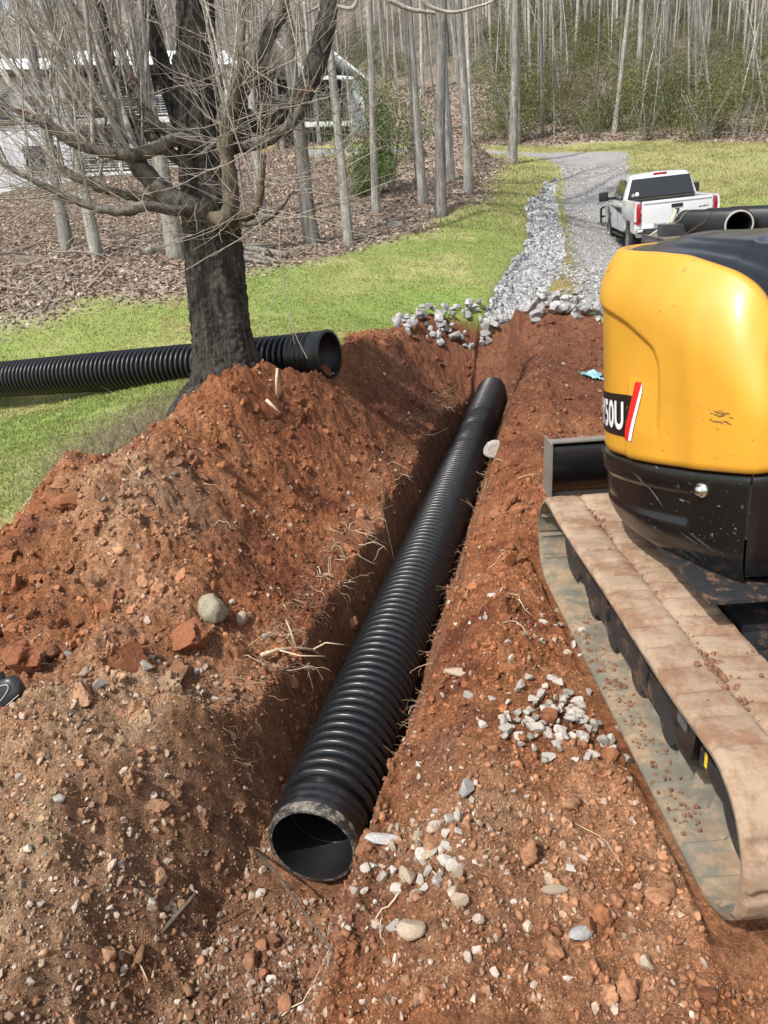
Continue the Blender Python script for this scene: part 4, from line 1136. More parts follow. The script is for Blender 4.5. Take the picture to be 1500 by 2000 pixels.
# ---- roots hanging out of the trench walls
M_root = simple('root_bark', (.36, .245, .16), .85, nscale=40, namt=.35)
M_rootp = simple('pale_root', (.55, .43, .30), .8, nscale=40, namt=.25)
def wander(p, d, length, steps, r, droop=.0, wig=.35):
    pts = [Vector(p)]; d = Vector(d).normalized()
    for k in range(steps):
        d = (d + Vector((r.gauss(0, wig), r.gauss(0, wig), r.gauss(0, wig) - droop))).normalized()
        pts.append(pts[-1] + d * (length / steps))
    return pts
def taper(n, a, b): return [a + (b - a) * i / (n - 1) for i in range(n)]
rr_ = random.Random(8)
def wall_pt(s, side):
    q = (-.40 - rr_.uniform(.0, .22)) if side < 0 else (.28 + rr_.uniform(.0, .12))
    p = TA + TU * s + TN * q; return Vector((p[0], p[1], g1(p[0], p[1])))
for k in range(84):
    side = -1 if k < 68 else 1
    s = rr_.choice([rr_.uniform(.6, 3.2), rr_.uniform(1.5, 8.2)]); p = wall_pt(s, side)
    d = Vector((TN[0] * -side + rr_.gauss(0, .3), TN[1] * -side + rr_.gauss(0, .5), rr_.uniform(-.3, .5)))
    Ln = rr_.uniform(.10, .38) * (1 if side < 0 else .6); r0 = rr_.uniform(.0015, .0042)
    mb = MB(); pts = wander(p - d.normalized() * .03, d, Ln, 9, rr_, .06); mb.tube(pts, taper(10, r0, r0 * .35), 5)
    for _ in range(rr_.randint(0, 3)):
        j = rr_.randint(2, 7); q = wander(pts[j], (pts[j + 1] - pts[j]) + Vector((rr_.gauss(0, .05), rr_.gauss(0, .05), rr_.gauss(0, .03))), Ln * .5, 6, rr_, .05); mb.tube(q, taper(7, r0 * .6, r0 * .25), 4)
    o = mb.build('root', M_rootp if rr_.random() < .55 else M_root, None, True)
    tag(o, 'thin root poking out of the %s wall of the trench' % ('shaded heap-side' if side < 0 else 'track-side'), 'root', 'roots in the trench walls' if side < 0 else 'roots in the track-side wall')
mb = MB()
for k in range(2200):
    side = -1 if k < 1850 else 1; s = rr_.uniform(.2, 8.4); p = wall_pt(s, side) if k % 3 else wall_pt(rr_.uniform(.3, 3), side)
    d = Vector((TN[0] * -side * .8 + rr_.gauss(0, .5), TN[1] * -side + rr_.gauss(0, .6), rr_.uniform(-.6, .5)))
    mb.tube(wander(p - d.normalized() * .01, d, rr_.uniform(.03, .13), 4, rr_, .15, .5), [.0010 + .0001 * s, .0009 + .0001 * s, .0008, .0007, .0005], 3, False)
tag(mb.build('root_hairs', M_root, None, True), 'mat of fine root hairs on the cut trench walls', None, None, 'stuff')
# the forked root
mb = MB()
def pxl(L_, lift=.02): return [Vector((h.x, h.y, g1(h.x, h.y) + lift)) for h in (hit(*q) for q in L_)]
R0 = pxl([(512, 1290), (545, 1284), (580, 1277), (612, 1281), (640, 1300)], .035); mb.tube(R0, [.012, .011, .010, .008, .005], 7)
mb.tube([R0[2], R0[2] + Vector((-.03, .05, .10)), R0[2] + Vector((-.05, .06, .16))], [.008, .006, .003], 6)
mb.tube([R0[3], R0[3] + Vector((.08, .02, .03)), R0[3] + Vector((.19, .03, .0))], [.006, .005, .002], 6)
mb.tube([R0[1], R0[1] + Vector((.12, -.03, -.03)), R0[1] + Vector((.26, -.02, -.05))], [.006, .005, .002], 6)
tag(mb.build('root', M_rootp, None, True), 'thick pale forked root on the left trench edge', 'root')
# roots and straws lying on the soil
for k in range(40):
    x, y = dirt_points(1, rg, 1.8, 9, 1.0, 30); p = Vector((x[0], y[0], 0)); a = rr_.uniform(0, 6.28); n = 6; Ln = rr_.uniform(.08, .30); pts = []
    for j in range(n):
        pts.append(Vector((p.x, p.y, g1(p.x, p.y) + .006 + .012 * math.sin(3.14 * j / (n - 1))))); a += rr_.gauss(0, .3); p = p + Vector((math.cos(a), math.sin(a), 0)) * Ln / n
    mb = MB(); r0 = rr_.uniform(.0016, .0035); mb.tube(pts, taper(n, r0, r0 * .5), 5)
    tag(mb.build('root', M_rootp, None, True), 'torn pale rootlet lying on the loose soil', 'root', 'rootlets lying on the soil')

# ---- sticks
M_stick = simple('dry_stick', (.30, .255, .205), .85, nscale=22, namt=.35, bscale=60, bamt=.4)
M_stickd = simple('dark_stick', (.085, .068, .052), .85, nscale=30, namt=.5, bscale=60, bamt=.4)
M_cut = simple('fresh_cut_wood', (.52, .50, .40), .8)
def stick(pts, r0, r1, m, label, cut=False, cat='stick'):
    mb = MB(); mb.tube(pts, taper(len(pts), r0, r1), 9, jitter=.15, rnd=rs); o = mb.build('stick', m, None, True); tag(o, label, cat)
    if cut:
        d = (Vector(pts[-1]) - Vector(pts[-2])).normalized(); mb = MB(); mb.tube([Vector(pts[-1]) + d * .0005, Vector(pts[-1]) + d * .004], [r1 * 1.02, r1 * .9], 9); mb.build('cut_end', M_cut, o)
    return o
a = hit(48, 988); b = at(140, 887, a.y + .65); stick([a + Vector((0, 0, .0)), a.lerp(b, .5) + Vector((0, 0, .015)), b], .014, .009, M_stick, 'bare grey stick leaning on the grassy foot of the heap')
a = hit(318, 1818); b = at(384, 1743, a.y + .10); stick([a - (b - a) * .15, a.lerp(b, .5), b], .010, .008, M_stickd, 'short cut stick poking out of the pit slope, pale at its tip', True)
a = hit(498, 1668); b = hit(655, 1868); stick([a + Vector((0, 0, .03)), a.lerp(b, .35) + Vector((0, 0, .055)), a.lerp(b, .7) + Vector((0, 0, .03)), b + Vector((0, 0, .0))], .007, .004, M_stickd, 'long thin dark stick lying on the trench floor below the pipe mouth')
a = hit(541, 775); stick([a - Vector((0, 0, .05)), a + Vector((.01, .0, .13)), a + Vector((.03, 0, .24))], .016, .011, M_rootp, 'short upright brown root stub on the heap beside the tree')
a = hit(520, 785); b = hit(548, 812); stick([a + Vector((0, 0, .02)), b + Vector((0, 0, .02))], .016, .010, M_rootp, 'stubby brown root stump lying on the heap beside the tree')
mb = MB(); P_ = pxl([(236, 1865), (240, 1862), (262, 1872), (278, 1895), (290, 1922)], .012); mb.tube(P_, [.003, .0045, .004, .0035, .002], 6); mb.tube([P_[1], P_[1] + Vector((-.008, -.05, -.02))], [.003, .001], 5)
tag(mb.build('root', M_rootp, None, True), 'white curved root on the near left slope of the pit', 'root')

# ---- grass and fallen leaves
def blades(name, x, y, h, w, col, m, label, lean=.5, seed=3):
    r = np.random.default_rng(seed); n = len(x); z = gz(x, y) - .004; a = r.uniform(0, 2 * np.pi, n)
    ex_ = np.cos(a) * w; ey = np.sin(a) * w; la = r.uniform(0, 2 * np.pi, n); ll = np.abs(r.normal(0, lean, n)) * h
    V = np.zeros((n, 5, 3)); V[:, 0] = np.stack([x - ex_, y - ey, z], -1); V[:, 1] = np.stack([x + ex_, y + ey, z], -1)
    mx, my = x + np.cos(la) * ll * .35, y + np.sin(la) * ll * .35
    V[:, 2] = np.stack([mx + ex_ * .75, my + ey * .75, z + h * .6], -1); V[:, 3] = np.stack([mx - ex_ * .75, my - ey * .75, z + h * .6], -1)
    V[:, 4] = np.stack([x + np.cos(la) * ll, y + np.sin(la) * ll, z + h], -1)
    b = np.arange(n) * 5; F = np.concatenate([np.stack([b, b + 1, b + 2], -1), np.stack([b, b + 2, b + 3], -1), np.stack([b + 3, b + 2, b + 4], -1)])
    o = link(name, np_mesh(name, V.reshape(-1, 3), F, np.repeat(col, 5, 0), False), m); return tag(o, label, None, None, 'stuff')
def leafy(name, trans=.3, rough=.7):
    m, nt, p = mat(name); c = attr(nt, 'Col').outputs['Color']; L(nt, c, p.inputs['Base Color']); p.inputs['Roughness'].default_value = rough; p.inputs['Specular IOR Level'].default_value = .25
    tr = N(nt, 'ShaderNodeBsdfTranslucent'); L(nt, c, tr.inputs[0]); mx = N(nt, 'ShaderNodeMixShader'); mx.inputs[0].default_value = trans
    out = nt.nodes['Material Output']; L(nt, p.outputs[0], mx.inputs[1]); L(nt, tr.outputs[0], mx.inputs[2]); L(nt, mx.outputs[0], out.inputs[0]); return m
M_grass = leafy('grass_blade')
k = 420000; rr = 3.6 * (24 / 3.6) ** (rg.random(k) ** .9); aa = np.radians(rg.uniform(-33, 20, k)); x = rr * np.sin(aa); y = rr * np.cos(aa)
dens = (1 - gfield(m_dirt, x, y)) * (1 - gfield(m_lit, x, y)) * (1 - gfield(m_road, x, y)) * (1 - gfield(m_chan, x, y))
ok = rg.random(k) < dens * np.clip(.55 + .8 * fbm(x, y, .6, 3, .6, 151), .12, 1); x, y = x[ok], y[ok]; rr = np.hypot(x, y)
gc = gfield(cc, x, y); straw = rg.random(len(x)) < .15
col = gc * rg.uniform(.95, 1.6, (len(x), 1)) * np.array([.98, 1.06, .92]); col[straw] = np.array([.34, .28, .15]) * rg.uniform(.7, 1.2, (straw.sum(), 1))
blades('grass', x, y, rg.uniform(.014, .038, len(x)), .0016 + .00055 * rr, col, M_grass, 'short green grass blades mixed with straw')
print('grass blades', len(x))
k = 90000; rr = 19 * (47 / 19) ** rg.random(k); aa = np.radians(rg.uniform(3, 30, k)); x = rr * np.sin(aa); y = rr * np.cos(aa)
ok = rg.random(k) < (1 - gfield(m_lit, x, y)) * (1 - gfield(m_road, x, y)) * (1 - gfield(m_chan, x, y)) * np.clip(.5 + .9 * fbm(x, y, 1.6, 3, .6, 153), .1, 1); x, y = x[ok], y[ok]
gc = gfield(cc, x, y); straw = rg.random(len(x)) < .4; col = gc * rg.uniform(.85, 1.4, (len(x), 1)); col[straw] = np.array([.36, .30, .17]) * rg.uniform(.7, 1.2, (straw.sum(), 1))
blades('field_grass', x, y, rg.uniform(.04, .10, len(x)), .0005 * np.hypot(x, y), col, M_grass, 'dry and green grass of the field across the driveway')
# longer dead grass along the foot of the heap and round the tree
k = 9000; x = rg.normal(-1.95, .45, k); y = rg.normal(6.35, .55, k); ok = (gfield(m_dirt, x, y) < .35); x, y = x[ok], y[ok]
col = np.array([.33, .285, .19]) * rg.uniform(.5, 1.25, (len(x), 1))
blades('dead_grass', x, y, rg.uniform(.04, .12, len(x)), np.full(len(x), .0028), col, M_grass, 'matted grey dead grass at the foot of the tree', 1.6)
M_leaf = leafy('dead_leaf', .15, .85)
k = 210000; rr = 11 * (62 / 11) ** rg.random(k); aa = np.radians(rg.uniform(-34, 30, k)); x = rr * np.sin(aa); y = rr * np.cos(aa); ok = rg.random(k) < gfield(m_lit, x, y) * (1 - gfield(m_road, x, y)); x, y = x[ok], y[ok]
n = len(x); z = gz(x, y); s = rg.uniform(.022, .05, n) * (.5 + .042 * np.hypot(x, y)); Rm = rot_mats(n, rg, .55)
Q = np.array([(-1, -.45, 0), (0, -.6, .12), (1, 0, .25), (0, .6, .1)]); V = np.einsum('nij,vj->nvi', Rm, Q) * s[:, None, None] + np.stack([x, y, z + s * .25], -1)[:, None]
cl = np.array([(.29, .225, .18), (.37, .305, .25), (.20, .14, .105), (.46, .40, .34), (.30, .20, .145)])[rg.choice(5, n, p=[.35, .27, .2, .08, .1])] * rg.uniform(.75, 1.2, (n, 1))
tag(link('fallen_leaves', np_mesh('fallen_leaves', V.reshape(-1, 3), np.arange(n * 4).reshape(-1, 4), np.repeat(cl, 4, 0)), M_leaf), 'brown fallen leaves covering the floor of the woods', None, None, 'stuff')
# twigs on the forest floor
mb = MB(); rt_ = random.Random(5)
for k in range(900):
    while True:
        d = 11 * (45 / 11) ** rt_.random(); a = rad(rt_.uniform(-30, 14)); x_, y_ = d * math.sin(a), d * math.cos(a)
        if float(gfield(m_lit, np.array([x_]), np.array([y_]))[0]) > .6: break
    a = rt_.uniform(0, 3.14); Ln = rt_.uniform(.25, 1.1); p0 = Vector((x_, y_, g1(x_, y_) + .04)); x2, y2 = x_ + math.cos(a) * Ln, y_ + math.sin(a) * Ln; p1 = Vector((x2, y2, g1(x2, y2) + rt_.uniform(.02, .18)))
    mid = p0.lerp(p1, .5) + Vector((rt_.gauss(0, .05), rt_.gauss(0, .05), .02)); r0 = rt_.uniform(.006, .016); c = rt_.uniform(.7, 1.3); mb.cur = (.30 * c, .255 * c, .215 * c); mb.tube([p0, mid, p1], [r0, r0 * .8, r0 * .4], 4, False)
tag(mb.build('fallen_twigs', M_leaf, None, False, col=True, recalc=False), 'grey twigs littering the floor of the woods', None, None, 'stuff')

# ------------------------------------------------------------------ the old pollarded tree
def bark_mat(name, dark, light, sx=26, sz=3.0, bst=.9, bd=.03, lich=None, rough=.9):
    m, nt, p = mat(name); v = objcoord(nt)
    mp = N(nt, 'ShaderNodeMapping'); mp.inputs['Scale'].default_value = (sx, sx, sz); L(nt, v, mp.inputs[0])
    f = noise(nt, 1.0, 6, .7, mp.outputs[0])
    c = ramp(nt, f, [(.34, dark), (.66, light)])
    if lich: c = mixc(nt, c, lich, ramp(nt, noise(nt, 3.1, 6, .75, v), [(.52, (0, 0, 0)), (.66, (.8, .8, .8))]))
    c = mixc(nt, c, ramp(nt, noise(nt, 40, 3, .7, v), [(.3, (.7,) * 3), (.7, (1.3,) * 3)]), 1.0, 'MULTIPLY')
    L(nt, c, p.inputs['Base Color']); p.inputs['Roughness'].default_value = rough; p.inputs['Specular IOR Level'].default_value = .2
    L(nt, bump(nt, f, bst, bd), p.inputs['Normal']); return m
M_bark = bark_mat('charred_bark', (.014, .013, .012), (.135, .122, .104), 26, 2.6, 1.0, .09, (.19, .175, .155))
M_limb = bark_mat('grey_brown_bark', (.05, .043, .036), (.195, .178, .152), 20, 14, .9, .02, (.27, .255, .23))
M_olive = bark_mat('smooth_olive_bark', (.065, .052, .037), (.185, .152, .105), 14, 10, .8, .015, (.06, .048, .038))
M_shoot = bark_mat('pale_shoot_bark', (.25, .235, .21), (.47, .44, .40), 30, 14, .3, .005, (.46, .44, .41))
M_twig = simple('twig_bark', (.34, .30, .255), .8, nscale=8, namt=.3)
TY = 7.15
tb = hit(432, 765)
tree = empty('old_tree', (at(430, 770, TY).x, TY, g1(at(430, 770, TY).x, TY)), 'old pollarded tree with scorched black trunk and many bare shoots behind the dirt heap', 'tree')
TO = Vector(tree.location)
def tlocal(mb): mb.v = [(x - TO.x, y - TO.y, z - TO.z) for x, y, z in mb.v]; return mb
def pxpath(L_, y0=0.0):
    """(px, py, toward) list -> world points; toward = metres nearer to the viewer than the trunk"""
    return [at(q[0], q[1], TY - (q[2] if len(q) > 2 else y0)) for q in L_]
def smooth_path(P, rads, k=6):
    P = [np.array(p) for p in P]; S = catmull(P, k) if len(P) > 2 else np.array(P)
    r = np.interp(np.linspace(0, len(P) - 1, len(S)), range(len(P)), rads); return [Vector(q) for q in S], list(r)
PXM = TY * .937 / 1500 * 1.02
def trunk_mesh(name, path, rpx, m, parent, n=40, furrow=.05, flare=None, seed=1):
    P, R_ = smooth_path(pxpath(path), [r * PXM for r in rpx], 14)
    G = []; dist = 0
    for i, p in enumerate(P):
        t = (P[min(i + 1, len(P) - 1)] - P[max(i - 1, 0)]).normalized(); a = Vector((0, -1, 0)) - t * (-t.y); a.normalize(); b = t.cross(a)
        if i: dist += (P[i] - P[i - 1]).length
        row = []
        for k in range(n):
            th = 2 * math.pi * k / n
            f = float(pn(np.array(th * R_[i] * 1.0), np.array(dist), .045, seed)) * .5 + float(pn(np.array(math.cos(th) * 2), np.array(math.sin(th) * 2 + dist * 1.2), .7, seed + 3))
            rr = R_[i] * (1 + furrow * f)
            if flare and i < flare: 
                q = 1 - i / flare; rr *= 1 + q ** 2 * (.22 + .28 * max(0, math.cos(3 * th + 1.1)) + .1 * math.cos(5 * th))
            row.append(p + (a * math.cos(th) + b * math.sin(th)) * rr)
        G.append(row)
    mb = MB(); mb.grid(G, closed=True); o = tlocal(mb).build(name, m, parent, smooth=True); return o
trunk_mesh('trunk', [(450, 830), (449, 775), (447, 740), (440, 700), (434, 655), (428, 610), (421, 540), (416, 470), (410, 420), (404, 360), (398, 300), (394, 240), (390, 180), (386, 120), (383, 60), (380, 0), (377, -80), (374, -200)],
           [120, 100, 80, 65, 59, 57, 55, 53, 52, 48, 47, 46, 42, 36, 33, 31, 29, 25], M_bark, tree, 96, .11, 26)
rt = random.Random(14)
LIMBS = [  # (name, material, path (px, py, toward), radii px)
 ('limb', M_bark, [(425, 262, .0), (470, 244, .05), (520, 236, .1), (562, 214, .1), (598, 170, .05), (622, 110, 0), (636, 50, -.1), (644, -10, -.2), (650, -120, -.4)], [30, 30, 30, 27, 25, 24, 22, 21, 18]),
 ('limb', M_limb, [(420, 275, 0), (446, 225, .1), (470, 170, .1), (498, 112, .1), (528, 55, .05), (552, 5, 0), (570, -90, -.1)], [26, 25, 23, 22, 21, 18, 15]),
 ('limb', M_bark, [(385, 300, -.1), (345, 215, -.2), (318, 130, -.3), (296, 50, -.35), (282, -20, -.4), (270, -120, -.5)], [26, 23, 21, 19, 18, 14]),
 ('limb', M_olive, [(415, 425, .25), (443, 428, .42), (452, 395, .45), (447, 340, .45), (441, 285, .45), (444, 235, .42), (457, 195, .40), (470, 120, .35), (474, 40, .3), (478, -60, .2)], [15, 22, 19, 17, 16, 14, 11, 8, 7, 6]),
 ('limb', M_olive, [(455, 418, .4), (485, 420, .5), (503, 400, .5), (509, 370, .5), (512, 335, .5), (516, 300, .48)], [14, 12, 10, 9, 8, 5]),
 ('limb', M_limb, [(450, 432, .35), (490, 436, .5), (522, 428, .55), (548, 405, .6), (566, 380, .6), (576, 372, .62)], [8, 7, 6, 5, 4, 2]),
 ('limb', M_limb, [(430, 290, .2), (475, 286, .35), (520, 276, .45), (552, 256, .5), (580, 228, .5), (594, 195, .5), (598, 180, .5)], [15, 13, 13, 12, 12, 12, 10]),
 ('limb', M_limb, [(405, 415, .1), (362, 400, .25), (322, 378, .3), (285, 340, .35), (255, 300, .35), (236, 262, .3), (228, 220, .3), (218, 140, .2), (204, 60, .1), (192, -40, 0)], [30, 27, 24, 22, 20, 18, 14, 12, 11, 8]),
 ('limb', M_limb, [(395, 285, .1), (345, 272, .3), (310, 288, .4), (270, 300, .45), (225, 300, .5), (180, 290, .5), (140, 275, .5), (105, 252, .5), (72, 234, .5), (52, 228, .5)], [18, 14, 15, 14, 13, 12, 12, 11, 11, 10]),
 ('limb', M_limb, [(400, 402, .15), (345, 412, .4), (290, 402, .55), (245, 412, .6), (200, 408, .6), (160, 396, .6), (122, 380, .6), (92, 366, .6), (40, 340, .6), (-20, 300, .6)], [14, 12, 12, 11, 10, 9, 8, 7, 5, 4]),
 ('limb', M_limb, [(390, 405, .0), (330, 398, .1), (280, 388, .1), (222, 376, .1), (170, 356, .1), (132, 336, .1), (112, 322, .1)], [13, 11, 11, 10, 10, 9, 8]),
 ('limb', M_limb, [(380, 330, 0), (335, 300, .1), (300, 268, .15), (268, 240, .15), (232, 226, .15), (182, 206, .15), (148, 188, .15)], [15, 14, 14, 15, 16, 17, 15]),
 ('limb', M_limb, [(385, 290, .05), (340, 262, .15), (300, 240, .2), (278, 205, .2), (262, 172, .2), (256, 155, .2)], [13, 13, 14, 14, 14, 12]),
 ('limb', M_bark, [(375, 220, -.1), (352, 150, -.15), (350, 108, -.15)], [20, 17, 15]),
]
paths = []
for nm, m, P_, R_ in LIMBS:
    P, R2 = smooth_path(pxpath(P_), [r * PXM * .78 for r in R_], 6)
    P = [p + Vector((rt.gauss(0, .003), rt.gauss(0, .003), rt.gauss(0, .003))) for p in P]
    mb = MB(); mb.tube(P, [r_ * (1 + .10 * float(pn(np.array(i_ * .21), np.array(len(paths) * 3.3), 1.0, 4))) for i_, r_ in enumerate(R2)], 16, jitter=.05, rnd=rt); o = tlocal(mb).build(nm, m, tree, smooth=True); paths.append((P, R2))
    if R_[-1] >= 10 and P_[-1][1] > 100:        # snapped end
        mb = MB(); d = (P[-1] - P[-2]).normalized(); 
        for q in range(9):
            off = Vector((rt.gauss(0, .5), rt.gauss(0, .5), rt.gauss(0, .5))) * R2[-1]; mb.tube([P[-1] + off - d * .04, P[-1] + off * .9 + d * rt.uniform(.01, .09)], [R2[-1] * .35, .003], 5)
        tlocal(mb).build('splintered_end', M_stickd if False else bark_mat('splintered_wood', (.10, .045, .025), (.23, .12, .07), 40, 8, .6, .01) if 'M_spl' not in globals() else M_spl, o)
# shoots standing on the limbs
shoots = MB(); twigs = MB(); sub = []
def grow(mb, p, d, Ln, r0, r1, seg, up, wig, n=5):
    pts = [Vector(p)]; d = Vector(d).normalized()
    for k in range(seg):
        d = (d + Vector((rt.gauss(0, wig), rt.gauss(0, wig), rt.gauss(0, wig * .6) + up))).normalized(); pts.append(pts[-1] + d * (Ln / seg))
    mb.tube(pts, taper(seg + 1, r0, r1), n, False); return pts
def along(i, t):
    P, R2 = paths[i]; k = min(int(t * (len(P) - 1)), len(P) - 2); f = t * (len(P) - 1) - k; return P[k].lerp(P[k + 1], f), R2[k]
hosts = [(7, 15), (8, 15), (9, 8), (10, 8), (11, 9), (12, 8), (6, 7), (0, 9), (3, 6), (4, 3), (2, 6), (1, 6)]
for hi_, cnt in hosts:
    for k in range(cnt):
        t = rt.uniform(.3, 1.0); p, r = along(hi_, t)
        Ln = rt.uniform(.9, 2.6) if hi_ in (7, 8, 9, 10, 11, 12) else rt.uniform(.6, 1.6)
        if hi_ not in (7, 8, 9, 10, 11, 12) and rt.random() < .3: continue
        thick = rt.random() ** 2.2; r0 = .007 + .020 * thick if hi_ in (7, 8, 11, 12) else .005 + .010 * thick
        lean = -.16 if hi_ in (7, 8, 9, 10, 11, 12) else .05
        pts = grow(shoots, p + Vector((0, 0, r * .5)), (lean + rt.gauss(0, .28), rt.gauss(0, .3), 1), Ln * (1 + .7 * thick), r0, r0 * .4, 11, .07, .055, 6); sub.append((pts, r0))
# whippy side twigs, drooping and curling upward
tips = []
for hi_ in range(len(paths)):
    cnt = {9: 34, 10: 28, 7: 28, 8: 30, 11: 24, 12: 20, 6: 26, 5: 14, 4: 16, 3: 22, 0: 24, 1: 16, 2: 16}.get(hi_, 4)
    for k in range(cnt):
        p, r = along(hi_, rt.uniform(.2, 1)); side = -1 if hi_ in (7, 8, 9, 10, 11, 12) else rt.choice((-1, 1, 1))
        pts = grow(twigs, p, (side * rt.uniform(.2, 1.1), rt.gauss(-.15, .5), rt.uniform(-.5, .6)), rt.uniform(.4, 1.5), rt.uniform(.0030, .0060), .0016, 10, .055, .12, 4); tips.append(pts)
for pts, r0 in sub:
    for k in range(rt.randint(2, 6)):
        j = rt.randint(2, len(pts) - 3); tips.append(grow(twigs, pts[j], (rt.gauss(-.1, .6), rt.gauss(0, .6), rt.uniform(.0, .8)), rt.uniform(.25, .9), min(.0042, r0 * .5), .0014, 8, .10, .09, 4))
for pts in list(tips):
    for k in range(rt.randint(1, 5)):
        j = rt.randint(1, len(pts) - 3); grow(twigs, pts[j], (pts[j + 1] - pts[j]).normalized() + Vector((rt.gauss(0, .6), rt.gauss(0, .6), rt.gauss(.1, .5))), rt.uniform(.12, .5), .0026, .0012, 6, .09, .12, 3)
# tufts round the swollen collar of the trunk
for k in range(70):
    th = rt.uniform(0, 6.28); c = at(412 + rt.gauss(0, 8), rt.uniform(385, 470), TY); p = c + Vector((math.cos(th) * .24, math.sin(th) * .24, 0))
    grow(twigs, p, (math.cos(th), math.sin(th), rt.uniform(-.4, .3)), rt.uniform(.15, .7), .003, .0012, 8, rt.choice((.10, .05, -.06)), .14, 3)
# long hanging twigs beside the trunk
for q in ([(548, 400, .6), (546, 470, .62), (556, 560, .64), (575, 672, .66)], [(572, 520, .55), (540, 575, .6), (522, 615, .62), (502, 650, .64)], [(560, 610, .62), (580, 660, .64), (600, 700, .65)]):
    P, R2 = smooth_path(pxpath(q), [.004, .0035, .003, .002][:len(q)], 6); twigs.tube(P, R2, 4, False)
for q in ([(845, -30, -.2), (830, 5, -.2), (880, 24, -.2), (935, 12, -.2), (965, 0, -.2), (1000, -30, -.2)], [(700, -40, -.1), (690, 15, -.1), (640, 8, -.15), (600, 25, -.1)], [(760, 0, -.2), (800, 18, -.2), (850, 25, -.2)]):
    P, R2 = smooth_path(pxpath(q), [.020, .017, .014, .010, .008, .006][:len(q)], 6); shoots.tube(P, R2, 6, False)
so = tlocal(shoots).build('shoots', M_shoot, tree, True, recalc=False); so['kind'] = 'stuff'
to_ = tlocal(twigs).build('twigs', M_twig, tree, True, recalc=False); to_['kind'] = 'stuff'

# ------------------------------------------------------------------ the woods
M_fbark = bark_mat('grey_forest_bark', (.15, .135, .115), (.44, .42, .385), 11, 1.6, .9, .05, (.50, .49, .47))
nt_ = M_fbark.node_tree; p_ = nt_.nodes['Principled BSDF']; src = p_.inputs['Base Color'].links[0].from_socket
inf = N(nt_, 'ShaderNodeObjectInfo'); mr = N(nt_, 'ShaderNodeMapRange'); L(nt_, inf.outputs['Random'], mr.inputs[0]); mr.inputs[3].default_value = .50; mr.inputs[4].default_value = 1.25
L(nt_, mixc(nt_, src, mr.outputs[0], 1.0, 'MULTIPLY'), p_.inputs['Base Color'])
M_ftwig = simple('grey_twigs', (.29, .265, .235), .9)
rf = random.Random(40)
def bare_tree(seed, H=20.0, r=.17, first=.42, nl=14, bend=.5, dens=1.0):
    """trunk and crown meshes of a bare forest tree standing at the origin"""
    q = random.Random(seed); mb = MB(); P = []; d = Vector((0, 0, 1)); p = Vector((0, 0, -.4)); bx_, by_ = q.gauss(0, .02), q.gauss(0, .02)
    for k in range(19):
        P.append(p.copy()); d = (d + Vector((q.gauss(0, .022) * bend + bx_ * .3 * bend, q.gauss(0, .022) * bend + by_ * .3 * bend, .03))).normalized(); p = p + d * (H / 18)
    R_ = [r * (1.45 if k == 0 else 1.12 if k == 1 else 1) * (1 - .88 * (k / 18) ** 1.15) for k in range(19)]
    Ps, Rs = [], []
    for k in range(18):
        Ps += [P[k], P[k].lerp(P[k + 1], .5)]; Rs += [R_[k], (R_[k] + R_[k + 1]) / 2]
    mb.tube(Ps + [P[-1]], Rs + [R_[-1]], 10, jitter=.12, rnd=q)
    cr = MB()
    def br(p, d, Ln, r0, depth):
        seg = 6 if depth == 0 else 4; pts = [Vector(p)]; d = Vector(d).normalized()
        for k in range(seg):
            d = (d + Vector((q.gauss(0, .16), q.gauss(0, .16), q.gauss(.10, .12)))).normalized(); pts.append(pts[-1] + d * Ln / seg)
        cr.tube(pts, taper(seg + 1, r0, r0 * .3), 5 if depth == 0 else 3, False)
        if depth < 2:
            for _ in range(int((6 if depth == 0 else 4) * dens)):
                j = q.randint(1, seg - 1); br(pts[j], (pts[j + 1] - pts[j]).normalized() + Vector((q.gauss(0, .6), q.gauss(0, .6), q.gauss(.1, .4))), Ln * q.uniform(.3, .6), r0 * .45, depth + 1)
    for k in range(nl):
        t = first + (1 - first) * (k + q.random()) / nl; j = min(int(t * 18), 17); a = q.uniform(0, 6.28)
        br(P[j], (math.cos(a), math.sin(a), q.uniform(.5, 1.5)), H * q.uniform(.10, .22) * (1.3 - t * .7), max(.012, R_[j] * .42), 0)
    for k in range(8):
        j = q.randint(2, 9); a = q.uniform(0, 6.28); br(P[j], (math.cos(a), math.sin(a), q.uniform(.0, .6)), q.uniform(.5, 1.4), .012, 1)
    tr = mb.build('trunk', M_fbark, None, True).data; co = cr.build('crown', M_ftwig, None, True, recalc=False).data
    for o in [o for o in COL.objects if o.data in (tr, co)]: bpy.data.objects.remove(o)
    return tr, co
VARS = [bare_tree(60 + i, rf.uniform(18, 24), .17, rf.uniform(.35, .5), 13, rf.uniform(.4, 1.5)) for i in range(7)]
SAP = [bare_tree(90 + i, 9, .05, .3, 8, 1.6, .8) for i in range(3)]
def plant(name, meshes, x, y, s, sr, label, cat, group, lean=(0, 0), rz=None):
    t = empty(name, (x, y, g1(x, y)), label, cat, group, 0)
    t.rotation_euler = (lean[1], lean[0], rf.uniform(0, 6.28) if rz is None else rz); t.scale = (sr, sr, s)
    for nm, me in zip(('trunk', 'crown'), meshes):
        c = bpy.data.objects.new(nm, me); COL.objects.link(c); c.parent = t
    return t
